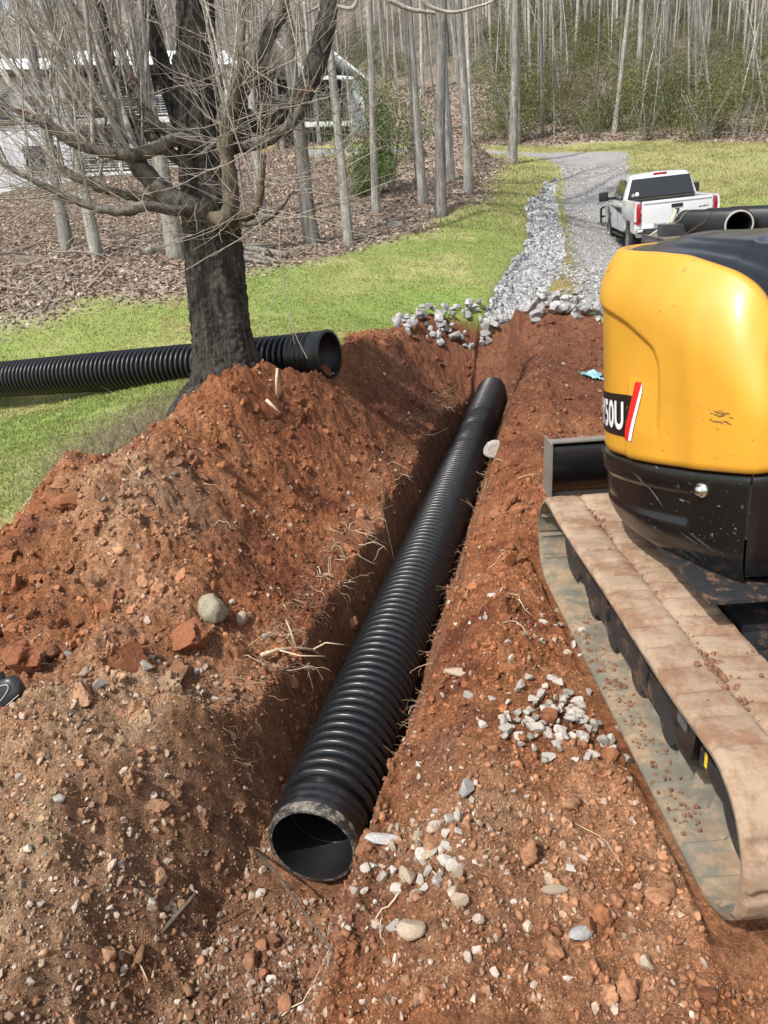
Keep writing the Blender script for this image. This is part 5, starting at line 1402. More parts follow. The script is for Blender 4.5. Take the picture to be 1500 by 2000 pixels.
NEAR = [  # base px, base py, distance, px width at the base, lean, label
 (132, 487, 17.2, 22, -.04, 'grey tree standing below the white house, left of two'),
 (190, 500, 15.8, 14, -.03, 'slim grey tree beside the left trunk below the white house'),
 (345, 508, 15.2, 34, -.02, 'stout pale tree half hidden behind the scorched old trunk'),
 (510, 420, 21.0, 17, .0, 'slim tree just right of the old trunk in the woods'),
 (612, 482, 17.2, 30, -.015, 'straight ribbed-bark tree at the lawn edge in front of the porch'),
 (682, 486, 17.1, 16, -.03, 'slim tree next to the ribbed-bark one at the lawn edge'),
 (735, 420, 21.0, 15, -.02, 'lichen-spotted slim tree beside the evergreen laurel'),
 (827, 402, 22.0, 18, -.035, 'leaning grey tree left of the close pair by the lawn'),
 (862, 427, 20.2, 22, -.01, 'darkest, nearest trunk of the close group by the lawn'),
 (880, 368, 26.5, 17, -.01, 'pale trunk standing just behind the close group'),
 (915, 392, 24.0, 18, -.05, 'tall grey tree, rightmost of the close group by the lawn'),
 (998, 316, 37.0, 18, -.055, 'tall leaning tree at the edge of the mound by the ditch head'),
 (1010, 268, 47.0, 14, .01, 'pale slender tree behind the tall leaning one at the driveway bend'),
 (1200, 258, 50.0, 10, .05, 'twin-stemmed pale tree on the wooded slope'),
]
for i, (px, py, d, w, ln, lab) in enumerate(NEAR):
    r = cray(px, py); k = d / math.hypot(r.x, r.y); x, y = r.x * k, r.y * k
    rad_m = w * .5 * d * .95 / 1500; sr = rad_m / .19
    t = plant('forest_tree', VARS[i % 7], x, y, rf.uniform(.9, 1.15), sr, lab, 'tree', 'grey trunks at the edge of the lawn', (ln, rf.gauss(0, .015)))
    # keep the limbs in proportion
    t.scale = (max(sr, .55), max(sr, .55), 1.0)
k = 0; tries = 0
while k < 205 and tries < 6000:
    tries += 1
    a = rad(rf.uniform(-29, 28)); d = 40 + 62 * rf.random() ** .85; x, y = d * math.sin(a), d * math.cos(a)
    if float(gfield(m_lit, np.array([x]), np.array([y]))[0]) < .7 or float(gfield(m_road, np.array([x]), np.array([y]))[0]) > .05: continue
    if -19 < x < 4 and 38 < y < 58: continue
    thin = rf.random() < .62; s = rf.uniform(.75, 1.15); sr = rf.uniform(.26, .52) if thin else rf.uniform(.5, 1.1)
    plant('forest_tree', VARS[rf.randint(0, 6)], x, y, s, sr, 'bare grey tree among many on the wooded hillside', 'tree', 'bare trees on the hillside', (rf.gauss(-.01, .03), rf.gauss(0, .03))); k += 1
for k in range(14):
    for _ in range(50):
        a = rad(rf.uniform(-22, 10)); d = rf.uniform(19, 42); x, y = d * math.sin(a), d * math.cos(a)
        if float(gfield(m_lit, np.array([x]), np.array([y]))[0]) > .8 and not (-19 < x < 4 and 38 < y < 58): break
    plant('sapling', SAP[k % 3], x, y, rf.uniform(.7, 1.3), rf.uniform(.35, .8), 'thin bare sapling in the leaf litter between the house and the lawn', 'sapling', 'saplings in the leaf litter', (rf.gauss(0, .06), rf.gauss(0, .06)))
# saplings in front of the evergreen slope
for k in range(24):
    for _ in range(60):
        a = rad(rf.uniform(9, 29)); d = rf.uniform(45, 58); x, y = d * math.sin(a), d * math.cos(a)
        if float(gfield(m_lit, np.array([x]), np.array([y]))[0]) > .8: break
    plant('sapling', SAP[k % 3], x, y, rf.uniform(.8, 1.5), rf.uniform(.6, 1.2), 'pale thin sapling in front of the evergreen bushes across the field', 'sapling', 'saplings before the evergreen slope', (rf.gauss(0, .05), rf.gauss(0, .05)))
# far trunks and twigs merge into one grey mass
mb = MB(); q = random.Random(77)
for k in range(1000):
    a = rad(q.uniform(-31, 31)); d = q.uniform(66, 125); x, y = d * math.sin(a), d * math.cos(a); z = g1(x, y); h = q.uniform(9, 19); c = q.uniform(.55, 1.35); mb.cur = (.36 * c, .34 * c, .31 * c)
    r0 = q.uniform(.035, .11); lx, ly = q.gauss(0, .5), q.gauss(0, .5); mb.tube([(x, y, z - .3), (x + lx * .4, y + ly * .4, z + h * .5), (x + lx, y + ly, z + h)], [r0, r0 * .7, r0 * .15], 5, False)
    for _ in range(7):
        t = q.uniform(.25, .95); b = Vector((x + lx * t, y + ly * t, z + h * t)); e = b + Vector((q.gauss(0, 1.1), q.gauss(0, 1.1), q.uniform(.6, 2.6))); mb.tube([b, b.lerp(e, .5) + Vector((0, 0, -.15)), e], [.045, .03, .012], 3, False)
M_far = leafy('far_wood', .0, .95)
tag(mb.build('distant_woods', M_far, None, True, col=True, recalc=False), 'grey mass of bare trunks and twigs high on the far hillside', None, None, 'stuff')
# low brush of bare twigs in the wood
mb = MB()
for k in range(2600):
    a = rad(q.uniform(-28, 30)); d = q.uniform(40, 95); x, y = d * math.sin(a), d * math.cos(a)
    if float(gfield(m_lit, np.array([x]), np.array([y]))[0]) < .8: continue
    z = g1(x, y); c = q.uniform(.6, 1.4); mb.cur = (.23 * c, .205 * c, .175 * c); Ln = q.uniform(.8, 3.2); e = Vector((x + q.gauss(0, .5), y + q.gauss(0, .5), z + Ln))
    b = Vector((x, y, z)); m_ = b.lerp(e, .5) + Vector((q.gauss(0, .12), q.gauss(0, .12), 0)); r0 = q.uniform(.008, .022); mb.tube([b, m_, e], [r0, r0 * .8, r0 * .3], 3, False)
    for _ in range(2): mb.tube([m_, m_ + Vector((q.gauss(0, .4), q.gauss(0, .4), q.uniform(.2, .8)))], [r0 * .5, .004], 3, False)
tag(mb.build('brushwood', M_far, None, True, col=True, recalc=False), 'tangle of thin bare brush on the wooded slope', None, None, 'stuff')

# evergreen laurel bushes
M_laurel = leafy('laurel_leaf', .2, .45)
def bush_mesh(seed, n=3200, tint=(1, 1, 1)):
    r = np.random.default_rng(seed); nc = 16; C = r.normal(size=(nc, 3)) * np.array([.45, .45, .32]) + np.array([0, 0, .62]); C[:, 2] = np.clip(C[:, 2], .22, 1.15)
    k = r.integers(0, nc, n); P = C[k] + r.normal(size=(n, 3)) * np.array([.17, .17, .14]); P[:, 2] = np.maximum(P[:, 2], .02)
    s = r.uniform(.013, .030, n); Rm = rot_mats(n, r, .8); Q = np.array([(-1, -.0, 0), (0, -.42, .08), (1, 0, -.1), (0, .42, .08)])
    V = np.einsum('nij,vj->nvi', Rm, Q) * s[:, None, None] + P[:, None]
    base_ = np.array([(.070, .098, .034), (.115, .145, .052), (.175, .19, .075), (.23, .22, .11)])[r.choice(4, n, p=[.35, .33, .22, .10])] * np.array(tint)
    return np_mesh('foliage', V.reshape(-1, 3), np.arange(n * 4).reshape(-1, 4), np.repeat(base_ * r.uniform(.75, 1.25, (n, 1)), 4, 0))
def stem_mesh(seed):
    q = random.Random(seed); mb = MB()
    for k in range(7):
        a = q.uniform(0, 6.28); mb.tube([(0, 0, -.05), (math.cos(a) * .2, math.sin(a) * .2, .35), (math.cos(a) * .5, math.sin(a) * .5, .8)], [.022, .016, .006], 5, False)
    o = mb.build('stem', M_ftwig, None, True, recalc=False); me = o.data; bpy.data.objects.remove(o); return me
BUSH = [(stem_mesh(i), bush_mesh(700 + i, 3200, (1, 1, 1) if i % 2 else (1.25, 1.1, 1.0))) for i in range(5)]
for b in BUSH: b[1].materials.append(M_laurel)
def bush(x, y, s, label, group, sz=1.0, b=None):
    t = empty('laurel_bush', (x, y, g1(x, y) - .05), label, 'bush', group, rf.uniform(0, 6.28)); t.scale = (s, s, s * sz)
    for nm, me in zip(('stem', 'foliage'), BUSH[rf.randint(0, 4) if b is None else b]):
        c = bpy.data.objects.new(nm, me); COL.objects.link(c); c.parent = t
    return t
BUSH.append((BUSH[0][0], bush_mesh(790, 9000, (.95, 1.15, .9)))); BUSH[-1][1].materials.append(M_laurel)
h = at(765, 335, 24.0); bush(h.x, h.y, 1.45, 'large green laurel bush in the leaf litter right of the porch', None, 1.9, 5); 
h = at(735, 345, 23); bush(h.x, h.y, .9, 'smaller pale laurel bush at the foot of the large laurel', None, 1.2, 5)
h = at(800, 300, 30); bush(h.x, h.y, 1.1, 'laurel bush behind the leaning grey tree', None, 1.2, 3)
k = 0
while k < 165:
    a = rad(rf.uniform(9.5, 30)); d = 46 + 44 * rf.random() ** 1.3; x, y = d * math.sin(a), d * math.cos(a)
    if float(gfield(m_lit, np.array([x]), np.array([y]))[0]) < .9: continue
    bush(x, y, rf.uniform(1.2, 2.6), 'evergreen laurel bush on the slope across the field', 'laurels on the wooded slope', rf.uniform(.8, 1.3)); k += 1
for k in range(26):
    a = rad(rf.uniform(-4, 10)); d = rf.uniform(52, 82); x, y = d * math.sin(a), d * math.cos(a); bush(x, y, rf.uniform(1.0, 2.2), 'evergreen bush between grey trunks behind the porch', 'evergreens behind the porch', rf.uniform(.8, 1.2))

# fallen logs and stumps
M_log = bark_mat('fallen_log_bark', (.10, .085, .07), (.26, .235, .205), 12, 12, .6, .02, (.33, .32, .30))
def log(px0, py0, px1, py1, r, label, group=None, cat='log', lift=.6):
    a, b = hit(px0, py0), hit(px1, py1); a.z += r * lift; b.z += r * lift; mb = MB(); n = 7; mb.tube([a.lerp(b, i / (n - 1)) + Vector((0, 0, rf.gauss(0, .015))) for i in range(n)], taper(n, r, r * .7), 9, jitter=.15, rnd=rf)
    tag(mb.build('fallen_log', M_log, None, True), label, cat, group)
log(474, 488, 562, 506, .085, 'longest grey log of the heap just right of the old trunk'); log(480, 500, 548, 516, .05, 'thin pale log lying lowest in the heap right of the old trunk')
log(486, 484, 536, 486, .06, 'dark log on top of the heap right of the old trunk'); log(470, 508, 530, 520, .045, 'thin log touching the old trunk at the lawn edge')
log(285, 498, 330, 490, .09, 'dark log end left of the old trunk in the leaf litter')
log(800, 247, 900, 252, .16, 'long dark log on the mound behind the close group of trunks'); log(905, 262, 985, 272, .12, 'grey log lying behind the mound near the driveway bend')
log(1330, 266, 1450, 262, .10, 'pale log lying along the foot of the wooded slope'); log(1210, 262, 1300, 266, .07, 'thin log at the foot of the slope behind the truck')
log(1440, 262, 1500, 268, .08, 'grey log at the far right foot of the slope')
for k in range(22):
    a = hit(rf.uniform(20, 560), rf.uniform(380, 520)); b = a + Vector((rf.uniform(-1.2, 1.2), rf.uniform(-.5, .5), 0)); a.z = g1(a.x, a.y) + .05; b.z = g1(b.x, b.y) + rf.uniform(.04, .3)
    mb = MB(); r0 = rf.uniform(.012, .03); mb.tube([a, a.lerp(b, .5) + Vector((0, 0, .04)), b], [r0, r0 * .9, r0 * .5], 6); tag(mb.build('dead_branch', M_log, None, True), 'dead branch lying in the leaf litter left of the lawn', 'branch', 'dead branches in the leaf litter')
def stump(px, py, r, h, label):
    a = hit(px, py); mb = MB(); P = [Vector((a.x, a.y, g1(a.x, a.y) - .1 + t)) for t in (0, .08, .2, h, h + .002)]
    mb.tube(P, [r * 1.6, r * 1.3, r, r * .95, r * .9], 12, jitter=.2, rnd=rf); tag(mb.build('tree_stump', M_log, None, True), label, 'stump')
stump(626, 318, .22, .45, 'grey tree stump in the litter between the porch and the lawn'); stump(775, 443, .20, .22, 'low ragged stump at the lawn edge beside the slim trees'); stump(640, 300, .15, .3, 'small stump uphill of the grey stump')

# ------------------------------------------------------------------ pickup truck
M_wpaint = simple('white_paint', (.56, .57, .58), .25, coat=.6, nscale=2.5, namt=.05)
M_glass = simple('dark_glass', (.006, .007, .008), .05, spec=.8)
M_blackp = simple('black_plastic', (.014, .014, .015), .45)
M_tyre = simple('tyre_rubber', (.020, .019, .018), .85, nscale=30, namt=.4, bscale=60)
M_rim = simple('wheel_rim', (.35, .35, .36), .3, .8)
M_red = simple('tail_lamp_red', (.30, .012, .016), .12, coat=.5)
M_redd = simple('tail_lamp_dark', (.16, .008, .010), .15, coat=.5)
M_bed = simple('bed_liner', (.02, .02, .02), .8)
tz = g1(7.2, 20.2)
HEAD = rad(12.8)
TH = rad(9.5)
_gr, _gf = g1(7.35 + math.sin(TH) * 1.2, 19.1 + 1.2), g1(7.35 + math.sin(TH) * 4.8, 19.1 + 4.8)
_pt = rad(2.4)
trk = empty('pickup_truck', (7.35, 19.1, _gr - 1.2 * math.tan(_pt) + .03), 'white crew cab pickup truck parked on the gravel driveway, seen from behind', 'pickup truck')
print('truck', _gr, _gf, math.degrees(_pt))
trk.rotation_euler = (_pt, rad(-2.2), -TH); trk.scale = (.97, 1, 1.0)
def bevelled(mb, name, m, parent, b=.03, seg=3, angle=35):
    o = mb.build(name, m, parent, auto=40); md = o.modifiers.new('bevel', 'BEVEL'); md.width = b; md.segments = seg; md.limit_method = 'ANGLE'; md.angle_limit = rad(angle); md.harden_normals = False
    return o
def arch(yc, r, z0, n=9): return [(yc + r * math.cos(a), z0 + r * math.sin(a)) for a in np.linspace(math.pi, 0, n)]
prof = [(.05, .62)] + [(y, z) for y, z in arch(1.22, .50, .62)] + [(2.0, .56), (4.0, .56)] + arch(4.78, .50, .62) + [(5.72, .60), (5.78, .95), (5.70, 1.16), (4.4, 1.24), (4.0, 1.27), (2.02, 1.27), (2.02, 1.02), (.05, 1.02)]
mb = MB(); mb.prism(prof, -.97, .97, lambda y, z, x: (x, y, z))
bevelled(mb, 'body', M_wpaint, trk, .05)
for sx in (-1, 1):       # bed sides with swollen wheel haunches
    mb = MB(); G = []
    for y in np.linspace(.03, 2.0, 30):
        bul = .05 * math.exp(-((y - 1.2) / .5) ** 2); row = []
        for x, z in ((.84, 1.02), (.84, 1.33), (.86, 1.35), (.93, 1.35), (.965 + bul * .3, 1.31), (.985 + bul, 1.15), (.985 + bul, .98), (.97, .9), (.95, .9)): row.append((sx * x, y, z))
        G.append(row)
    mb.grid(G); mb.add(G[0], [tuple(range(9))]); mb.add(G[-1], [tuple(range(9))]); mb.build('bed_side', M_wpaint, trk, auto=45)
mb = MB(); mb.box(0, 1.02, 1.035, 1.68, 1.9, .02); mb.box(0, 1.97, 1.18, 1.68, .03, .27); mb.build('bed_liner', M_bed, trk)
mb = MB(); mb.rbox(0, 1.965, 1.36, 1.70, .07, .025, .01)
for k in range(46): mb.box(-.80 + k * .0356, 1.93, 1.373, .016, .02, .012)
mb.build('bed_rail', M_blackp, trk)
tg = MB(); tg.rbox(0, .02, 1.045, 1.62, .07, .60, .02); tgo = tg.build('tailgate', M_wpaint, trk, auto=40)
mb = MB(); mb.rbox(0, -.022, 1.30, 1.56, .02, .035, .008); mb.rbox(0, -.018, .79, 1.50, .012, .02, .004); mb.build('tailgate_rib', M_wpaint, tgo, auto=40)
mb = MB(); mb.rbox(0, -.024, 1.20, .26, .025, .075, .03); mb.build('handle', M_blackp, tgo, auto=40)
mb = MB(); mb.prism([(-.05, .05), (-.02, .06), (0, .045), (.02, .06), (.05, .05), (.045, .0), (.02, -.055), (0, -.07), (-.02, -.055), (-.045, 0)], -.028, -.018, lambda x, z, y: (x, y, 1.075 + z)); eo = mb.build('emblem', M_blackp, tgo)
mb = MB(); mb.prism([(-.012, .04), (.012, .04), (.006, -.04), (-.006, -.04)], -.031, -.028, lambda x, z, y: (x, y, 1.075 + z)); mb.build('emblem_centre', M_chrome, eo)
mb = MB()
for x0, w in ((.50, .05), (.565, .03), (.605, .055), (.675, .035)): mb.prism([(0, 0), (w, .012), (w + .006, .032), (.006, .022)], -.021, -.017, lambda x, z, y, x0=x0: (x0 + x, y, 1.10 + z + (x0 - .5) * .06))
mb.build('badge_script', M_blackp, tgo)
for sx in (-1, 1):
    mb = MB(); G = [[(sx * (.83 + .15 * t), -.015 + .10 * t * t + .02 * (abs(v - .5) * 2) ** 4, .84 + .47 * v) for t in np.linspace(0, 1, 8)] for v in np.linspace(0, 1, 12)]
    mb.grid(G); tl = mb.build('tail_lamp', M_red, trk, True)
    mb = MB(); mb.grid([[(sx * (.835 + .12 * t), -.019 + .10 * t * t, .90 + .10 * v) for t in np.linspace(0, 1, 6)] for v in (0, 1)]); mb.build('reversing_lens', M_redd, tl, True)
    # tow mirrors
    mb = MB(); mb.rbox(sx * 1.24, 3.78, 1.42, .26, .10, .24, .04); mb.rbox(sx * 1.03, 3.80, 1.36, .22, .05, .07, .015); mb.build('mirror', M_blackp, trk, auto=40)
    # door handles and seams on each side
    for y in (2.75, 3.05):
        mb = MB(); mb.rbox(sx * .985, y, 1.12, .03, .16, .05, .012); mb.build('door_handle', M_blackp, trk, auto=40)
    mb = MB(); mb.box(sx * .972, 2.92, .95, .004, .012, .62); mb.build('door_seam', M_blackp, trk)
    mb = MB(); mb.box(sx * .975, 4.25, .93, .004, .22, .05); mb.build('badge', M_blackp, trk)
    mb = MB(); mb.rbox(sx * .93, 3.0, .47, .10, 1.9, .06, .02); mb.build('running_board', M_blackp, trk, auto=40)
# cab: a loft with tumblehome
def cab_section(y, w0, w1, z0, z1, r=.10):
    return [(-w0, y, z0), (-w0 + (w0 - w1) * .5, y, (z0 + z1) / 2), (-w1 - .0, y, z1 - r), (-w1 + r * .4, y, z1 - r * .3), (-w1 + r, y, z1), (0, y, z1 + .03), (w1 - r, y, z1), (w1 - r * .4, y, z1 - r * .3), (w1, y, z1 - r), (w0 - (w0 - w1) * .5, y, (z0 + z1) / 2), (w0, y, z0)]
mb = MB(); G = [cab_section(2.02, .95, .90, 1.25, 1.30, .03), cab_section(2.05, .95, .83, 1.25, 1.55), cab_section(2.16, .95, .775, 1.25, 1.82), cab_section(2.30, .95, .76, 1.25, 1.89), cab_section(2.8, .95, .76, 1.25, 1.92), cab_section(3.3, .95, .76, 1.25, 1.91), cab_section(3.65, .95, .77, 1.25, 1.84), cab_section(4.25, .95, .90, 1.25, 1.30, .03)]
mb.grid(G); mb.build('cab', M_wpaint, trk, auto=50)
def quad_on(name, pts, m, parent=trk, n=8):
    a, b, c, d = [Vector(p) for p in pts]; mb = MB(); mb.grid([[a.lerp(b, i / n).lerp(d.lerp(c, i / n), j / n) for j in range(n + 1)] for i in range(n + 1)]); return mb.build(name, m, parent, True)
rw = quad_on('rear_window', [(-.84, 1.998, 1.37), (.84, 1.998, 1.37), (.72, 2.10, 1.81), (-.72, 2.10, 1.81)], M_glass)
for k, (x, z, r, m) in enumerate(((-.70, 1.435, .040, M_decalw), (-.60, 1.455, .048, M_decalw))):
    mb = MB(); c = Vector((x, 1.996 + (z - 1.37) * .235 - .004, z)); mb.lathe([(0, .001), (0, r)], c, (0, -1, .25), 18); mb.build('window_sticker', m if k else simple('pale_sticker', (.30, .31, .32), .4), rw)
for sx in (-1, 1):
    quad_on('side_window', [(sx * .942, 2.35, 1.34), (sx * .942, 2.98, 1.34), (sx * .800, 2.98, 1.82), (sx * .800, 2.45, 1.80)], M_glass)
    quad_on('side_window', [(sx * .942, 3.05, 1.34), (sx * .942, 4.02, 1.34), (sx * .810, 3.62, 1.80), (sx * .800, 3.05, 1.82)], M_glass)
mb = MB(); mb.rbox(0, 2.20, 1.885, .34, .06, .055, .015); mb.build('brake_light', M_red, trk, auto=40)
mb = MB(); mb.rbox(0, -.10, .66, 1.92, .20, .20, .05); bp = mb.build('rear_bumper', M_chrome, trk, auto=40)
mb = MB(); mb.rbox(0, -.14, .745, 1.1, .14, .025, .008); mb.build('step_pad', M_blackp, bp)
mb = MB(); mb.rbox(0, -.19, .63, .62, .05, .15, .01); mb.build('licence_recess', M_blackp, bp)
mb = MB(); mb.rbox(.02, -.21, .645, .30, .01, .13, .004); mb.build('licence_plate', simple('plate', (.22, .10, .10), .4), bp)
for yy in (1.22, 4.78):
    for sx in (-1, 1):
        mb = MB(); c = (sx * .82, yy, .42); pr = [(-.14, .26), (-.14, .37), (-.125, .405), (-.10, .42), (.10, .42), (.125, .405), (.14, .37), (.14, .26)]
        mb.lathe(pr, c, (1, 0, 0), 36)
        for k in range(40):
            a = 2 * math.pi * k / 40
            for dx in (-.07, .0, .07):
                M = Matrix.Translation(Vector(c)) @ Matrix.Rotation(a + dx * 2, 4, 'X'); mb.box(dx, 0, .421, .055, .032, .014, M)
        w = mb.build('wheel', M_tyre, trk, auto=40)
        mb = MB(); mb.lathe([(sx * .145 - .0, .001), (sx * .13, .10), (sx * .09, .12), (sx * .11, .24), (sx * .138, .262)], c, (1, 0, 0), 28); mb.build('rim', M_rim, w, True)
mb = MB(); mb.box(0, 2.9, .50, 1.5, 4.6, .12); mb.build('chassis', M_blackp, trk)
mb = MB()
mb.tube([(-1.02, 5.55, .55), (-1.06, 5.85, .62), (-1.06, 5.85, 1.02), (-1.0, 5.6, 1.08)], .035, 8); mb.tube([(1.02, 5.55, .55), (1.06, 5.85, .62), (1.06, 5.85, 1.02), (1.0, 5.6, 1.08)], .035, 8); mb.tube([(-1.06, 5.85, .8), (1.06, 5.85, .8)], .035, 8)
mb.build('brush_guard', M_blackp, trk, True)

# ------------------------------------------------------------------ trailer with pipes
M_tr = simple('trailer_paint', (.030, .031, .033), .45, nscale=10, namt=.4)
M_wood = simple('deck_boards', (.16, .12, .09), .85, nscale=14, namt=.4)
tx, ty = 6.42, 14.6; TZ = 1.43
tl_ = empty('flatbed_trailer', (tx, ty, g1(tx, ty)), 'low flatbed trailer hitched behind the white pickup, carrying black pipes', 'trailer', None, -HEAD)
g0 = g1(tx, ty); dz = TZ - g0      # deck height above the ground
mb = MB(); mb.rbox(0, 0, dz, 2.0, 6.0, .06, .01); mb.build('deck', M_wood, tl_)
for sx in (-1, 1):
    mb = MB(); mb.rbox(sx * 1.02, 0, dz - .04, .06, 6.1, .16, .01); mb.build('side_rail', M_tr, tl_)
    mb = MB(); mb.rbox(sx * 1.13, -.1, dz - .02, .26, 1.75, .05, .02); mb.rbox(sx * 1.13, .80, dz - .11, .26, .05, .22, .01); mb.rbox(sx * 1.13, -.98, dz - .11, .26, .05, .22, .01); mb.build('fender', M_tr, tl_)
    for yy in (-.5, .36):
        mb = MB(); mb.lathe([(-.1, .2), (-.1, .33), (-.07, .36), (.07, .36), (.1, .33), (.1, .2)], (sx * 1.14, yy, .36), (1, 0, 0), 28); w = mb.build('wheel', M_tyre, tl_, auto=40)
        mb = MB(); mb.lathe([(sx * .09, .001), (sx * .07, .14), (sx * .095, .21)], (sx * 1.14, yy, .36), (1, 0, 0), 20); mb.build('rim', M_rim, w, True)
mb = MB(); mb.rbox(0, 3.02, dz + .12, 2.06, .06, .06, .01)
for x in (-1, -.33, .33, 1): mb.rbox(x, 3.02, dz + .05, .05, .05, .16, .008)
mb.build('front_rail', M_tr, tl_)
mb = MB(); mb.tube([(-.75, 3.0, dz - .08), (0, 4.15, .60)], .045, 8); mb.tube([(.75, 3.0, dz - .08), (0, 4.15, .60)], .045, 8); mb.tube([(0, 4.0, .60), (0, 4.55, .60)], .05, 8); mb.build('tongue', M_tr, tl_)
mb = MB(); mb.tube([(-.1, 3.9, .2), (-.1, 3.9, .95)], .035, 10); mb.build('jack', M_steel, tl_)
mb = MB(); mb.rbox(-.35, 3.32, dz + .10, .80, .38, .30, .015); tbx = mb.build('toolbox', simple('aluminium', (.42, .42, .41), .35, .7, nscale=8, namt=.2), tl_)
mb = MB(); mb.rbox(-.62, 1.35, dz + .14, .55, .62, .22, .012); mb.build('storage_box', M_tr, tl_)
def tw(lx, ly, lz): 
    c, s = math.cos(-HEAD), math.sin(-HEAD); return Vector((tx + lx * c - ly * s, ty + lx * s + ly * c, g0 + lz))
TP = []
for lx, y0, y1, lz, lab in ((-.26, -2.62, 2.35, .265, 'black corrugated pipe strapped on the trailer, open end with a pale rim'), (.24, -3.2, 2.6, .265, 'black corrugated pipe lying in the middle of the trailer load'), (.73, -3.2, 2.9, .265, 'black corrugated pipe on the far side of the trailer load')):
    o = corrugated('drain_pipe', tw(lx, y0, dz + lz), tw(lx, y1, dz + lz), M_pipe_clean, 'plain', n=44); tag(o, lab, 'drain pipe'); TP.append(o)
d_ = (tw(0, 1, 0) - tw(0, 0, 0)).normalized()
mb = MB(); mb.lathe([(-.012, .182), (-.012, .206), (.006, .208), (.006, .182)], (0, 0, 0), d_, 44, True); mb.build('rim', simple('pale_cut_plastic', (.40, .38, .34), .6), TP[0], True)
def strap(y, r=.232):
    mb = MB(); pts = [tw(-1.02, y + .06, dz - .02)] + [tw(-.26 + r * math.cos(a), y + .02, dz + .265 + r * math.sin(a)) for a in np.linspace(rad(165), rad(75), 8)] + [tw(.24 + r * math.cos(a), y - .1, dz + .265 + r * math.sin(a)) for a in np.linspace(rad(100), rad(80), 4)] + [tw(.73 + r * math.cos(a), y - .15, dz + .265 + r * math.sin(a)) for a in np.linspace(rad(100), rad(10), 8)] + [tw(1.03, y - .2, dz - .02)]
    w = d_ * .025; G = [[p - w, p + w] for p in pts]; mb.grid(G); return mb
tag(strap(1.5).build('ratchet_strap', simple('pale_strap', (.50, .48, .40), .8), None), 'pale webbing strap across the front of the trailer pipes', 'strap')
tag(strap(-1.2).build('ratchet_strap', simple('dark_strap', (.10, .095, .08), .8), None), 'dark strap over the near ends of the trailer pipes', 'strap')
mb = MB(); p = tw(-.55, 2.45, dz + .10); mb.tube([p, p + Vector((.05, .0, .22)), p + Vector((.10, .02, .40)), p + Vector((.04, .03, .42))], [.05, .055, .045, .02], 8); mb.tube([p + Vector((.08, 0, .2)), p + Vector((-.25, -.1, .05)), p + Vector((-.5, -.1, -.1))], [.02, .02, .02], 6)
tag(mb.build('strap_bundle', simple('pale_strap_bundle', (.46, .44, .34), .9), None, True), 'bundled pale strap end hanging in front of the trailer pipes', 'strap')

# ------------------------------------------------------------------ white house in the woods
HA = Vector((-18.4, 42.0)); HB = Vector((-1.0, 47.5)); hd = (HB - HA).normalized(); hr = math.atan2(hd.y, hd.x)
hz0 = g1(-15, 43) - .25
house = empty('white_house', (HA.x, HA.y, hz0), 'white two storey house with porches and white metal roofs among the trees', 'house', None, hr)
M_side = simple('white_siding', (.72, .74, .76), .6, nscale=3, namt=.06)
M_trim = simple('white_trim', (.78, .79, .80), .5)
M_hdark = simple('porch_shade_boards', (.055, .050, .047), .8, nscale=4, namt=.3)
M_hgrey = simple('grey_boards', (.16, .155, .15), .8, nscale=5, namt=.2)
M_roofm = simple('white_metal_roof', (.74, .77, .80), .35, nscale=4, namt=.05)
M_stone = simple('tan_foundation', (.42, .31, .17), .85, nscale=3, namt=.2)
M_hglass = simple('window_glass', (.03, .035, .04), .06, spec=.8)
M_hfas = simple('dark_fascia', (.05, .045, .04), .7)
def hb(name, m, x0, x1, y0, y1, z0, z1, parent=None, b=.02):
    mb = MB(); mb.rbox((x0 + x1) / 2, (y0 + y1) / 2, (z0 + z1) / 2, abs(x1 - x0), abs(y1 - y0), abs(z1 - z0), b); return mb.build(name, m, parent or house)
def win(x, z, w, h, y=-.03, parent=None, grille=False):
    f = hb('window', M_hglass, x - w / 2, x + w / 2, y - .02, y + .05, z, z + h, parent, .005)
    mb = MB()
    for a in ((x - w / 2, z + h / 2, .09, h + .12), (x + w / 2, z + h / 2, .09, h + .12), (x, z, w + .1, .09), (x, z + h, w + .1, .09), (x, z + h * .55, w, .05)): mb.box(a[0], y - .035, a[1], a[2], .05, a[3])
    mb.build('frame', M_trim if not grille else M_hfas, f); return f
# left block, two storeys, facing us
hb('wall', M_side, 0, 4.0, 0, 7, -.6, 5.1)
win(1.0, 3.05, 1.2, 1.25, grille=True); win(2.9, 3.05, 1.0, 1.25); win(2.6, .75, 1.5, 1.25, grille=True)
hb('roof', M_hfas, -.6, 5.0, -.7, 7.4, 5.1, 5.28)
mb = MB(); mb.prism([(-.8, 5.28), (3.3, 6.5), (7.6, 5.28)], -.65, 5.0, lambda y, z, x: (x, y, z)); mb.build('roof', M_roofm, house)
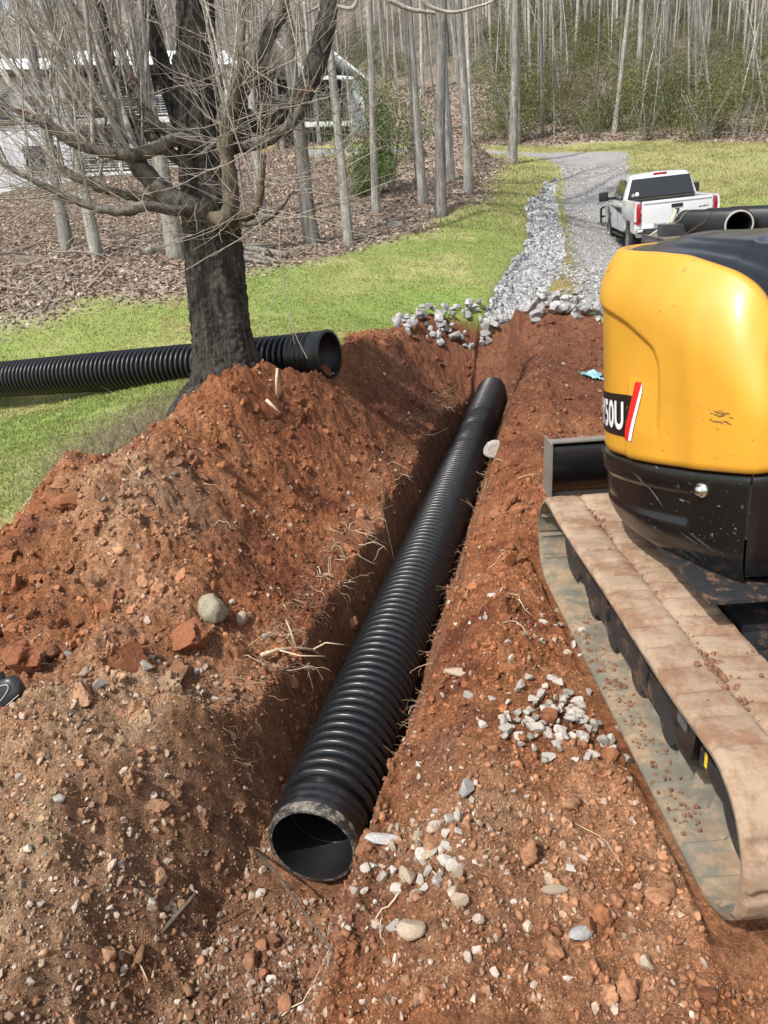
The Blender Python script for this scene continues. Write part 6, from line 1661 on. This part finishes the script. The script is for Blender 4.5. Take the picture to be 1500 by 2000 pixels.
# middle: recessed double porch
hb('wall', M_hgrey, 4.0, 12.6, 2.6, 7, .0, 5.4)
hb('foundation', M_stone, 5.2, 13.0, .1, 2.6, -.4, .55)
hb('porch_floor', M_trim, 4.0, 13.2, 0, 2.7, .55, .72)
hb('porch_floor', M_trim, 4.0, 12.6, 0, 2.7, 2.95, 3.22)
hb('porch_ceiling', M_hdark, 4.0, 12.6, -.3, 7, 5.3, 5.5)
mb = MB(); mb.prism([(-.5, 5.5), (3.6, 6.9), (7.6, 5.5)], 4.0, 13.0, lambda y, z, x: (x, y, z)); mb.build('roof', M_roofm, house)
for x in (4.2, 6.3, 8.4, 10.4, 12.5): hb('post', M_trim, x - .10, x + .10, .02, .22, .72, 5.3)
for zf in (.72, 3.22):
    for xa, xb in ((4.3, 6.2), (6.4, 8.3), (8.5, 10.3), (10.5, 12.4)):
        mb = MB(); mb.box((xa + xb) / 2, .10, zf + .98, xb - xa, .07, .07); mb.box((xa + xb) / 2, .10, zf + .14, xb - xa, .06, .06)
        for k in range(6): mb.box((xa + xb) / 2, .10, zf + .27 + k * .12, xb - xa, .02, .022)
        mb.box((xa + xb) / 2, .10, zf + .5, .06, .06, .95); mb.build('railing', M_trim, house)
for x in (5.3, 7.4, 9.5, 11.5): win(x, 1.2, 1.0, 1.6, 2.56); win(x, 3.7, 1.0, 1.3, 2.56)
# right wing: gabled porch on the rising ground
def gable(x0, x1, y0, y1, ze, zr, name='roof'):
    mb = MB(); xm = (x0 + x1) / 2
    for a, b in (((x0, ze), (xm, zr)), ((xm, zr), (x1, ze))):
        mb.add([(a[0], y0, a[1]), (b[0], y0, b[1]), (b[0], y1, b[1]), (a[0], y1, a[1]), (a[0], y0, a[1] - .14), (b[0], y0, b[1] - .14), (b[0], y1, b[1] - .14), (a[0], y1, a[1] - .14)], [(0, 1, 2, 3), (7, 6, 5, 4), (0, 4, 5, 1), (1, 5, 6, 2), (2, 6, 7, 3), (3, 7, 4, 0)])
    return mb.build(name, M_roofm, house)
hb('wall', M_hdark, 13.6, 19.6, 2.2, 7, 1.2, 5.2)
gable(12.6, 16.4, -1.5, 7, 4.9, 6.7); gable(16.2, 20.4, .6, 7.2, 4.9, 6.4)
mb = MB(); mb.prism([(-.9, 4.78), (2.2, 5.4), (2.2, 5.2), (-.9, 4.66)], 15.6, 19.0, lambda y, z, x: (x, y, z)); mb.build('porch_roof', M_roofm, house)
hb('porch_floor', M_trim, 14.6, 19.0, -.6, 2.3, 2.45, 2.70)
for x in (14.8, 16.9, 18.9): hb('post', simple('weathered_post', (.30, .29, .28), .7), x - .09, x + .09, -.6, -.42, .9, 4.8)
mb = MB(); mb.box(16.85, -.5, 3.62, 4.0, .06, .06); mb.box(16.85, -.5, 2.86, 4.0, .06, .06)
for k in range(24): mb.box(14.95 + k * .165, -.5, 3.24, .03, .03, .75)
mb.build('railing', M_hgrey, house)
hb('foundation', M_stone, 13.2, 14.6, -.3, 2.2, .8, 2.0)
hb('lattice', M_hdark, 14.7, 19.0, -.2, -.1, .9, 2.45)
win(16.0, 3.0, 1.1, 1.4, 2.17); win(18.0, 3.0, 1.1, 1.4, 2.17)
hb('wall', M_side, 19.2, 20.2, 1.2, 6.8, 1.4, 5.0)

# ------------------------------------------------------------------ odds and ends
# black plastic jug at the left edge
M_jug = simple('jug_plastic', (.018, .020, .022), .38); M_jugt = simple('jug_trim', (.42, .45, .46), .4)
c0 = at(-70, 1425, 3.02); c1 = at(40, 1330, 3.02)
jax = (c1 - c0).normalized(); jside = jax.cross(Vector((.15, -.85, .5))).normalized(); jn = jside.cross(jax).normalized()
if jn.y > 0: jn = -jn
jug = empty('plastic_jug', tuple(c0), 'black plastic jug with pale trim line lying at the left edge of the heap', 'jug')
def jp(a, b, c): return jax * a + jside * b + jn * c
JL = (c1 - c0).length
mb = MB(); G = []
for t in np.linspace(0, 1, 26):
    w = .062 * min(1, (1 - abs(2 * t - 1) ** 6) ** .5 + .02) ; dth = .04 * min(1, (1 - abs(2 * t - 1) ** 6) ** .5 + .02)
    G.append([jp(t * JL, w * math.copysign(abs(math.cos(a)) ** .6, math.cos(a)), dth * math.copysign(abs(math.sin(a)) ** .6, math.sin(a))) for a in np.linspace(0, 2 * math.pi, 28, endpoint=False)])
mb.grid(G, closed=True); mb.add(G[-1], [tuple(range(28))]); mb.add(G[0], [tuple(range(28))]); jb = mb.build('body', M_jug, jug, auto=50)
sgn = 1 if (jside.z > 0) else -1
mb = MB()
loop = [jp(JL * (.52 + .40 * math.cos(a)), sgn * (.012 + .034 * math.sin(a)), .0425) for a in np.linspace(0, 2 * math.pi, 40)]
mb.tube(loop, .0022, 6, False); mb.tube([jp(JL * .1, -sgn * .050, .036), jp(JL * .95, -sgn * .050, .036)], .0018, 6); mb.build('trim', M_jugt, jb, True)
mb = MB(); mb.lathe([(0, .022), (.012, .022), (.014, .025), (.020, .025), (.022, .022), (.03, .022), (.031, .025), (.037, .025), (.038, .018), (.038, .001)], jp(JL * .80, sgn * .058, 0), jside * sgn + jax * .3, 24); mb.build('neck', M_jug, jug, auto=40)
# scrap of blue plastic sheet
h = hit(1156, 737); r = np.random.default_rng(4); mb = MB(); G = []
for i in range(15):
    row = []
    for j in range(12):
        u, v = i / 14 - .5, j / 11 - .5; row.append((h.x + u * .22 + .03 * math.sin(v * 9), h.y + v * .22, g1(h.x + u * .3, h.y + v * .2) + .012 + .05 * abs(float(pn(np.array(u * 3.1), np.array(v * 3.3), .5, 2))) + .045 * math.exp(-((u - .1) / .2) ** 2 - ((v) / .3) ** 2)))
    G.append(row)
mb.grid(G); so_ = mb.build('plastic_scrap', simple('blue_plastic', (.24, .44, .50), .35, nscale=12, namt=.4), None, True); md = so_.modifiers.new('thick', 'SOLIDIFY'); md.thickness = .002
tag(so_, 'crumpled scrap of light blue plastic on the dirt beside the excavator', 'plastic scrap')
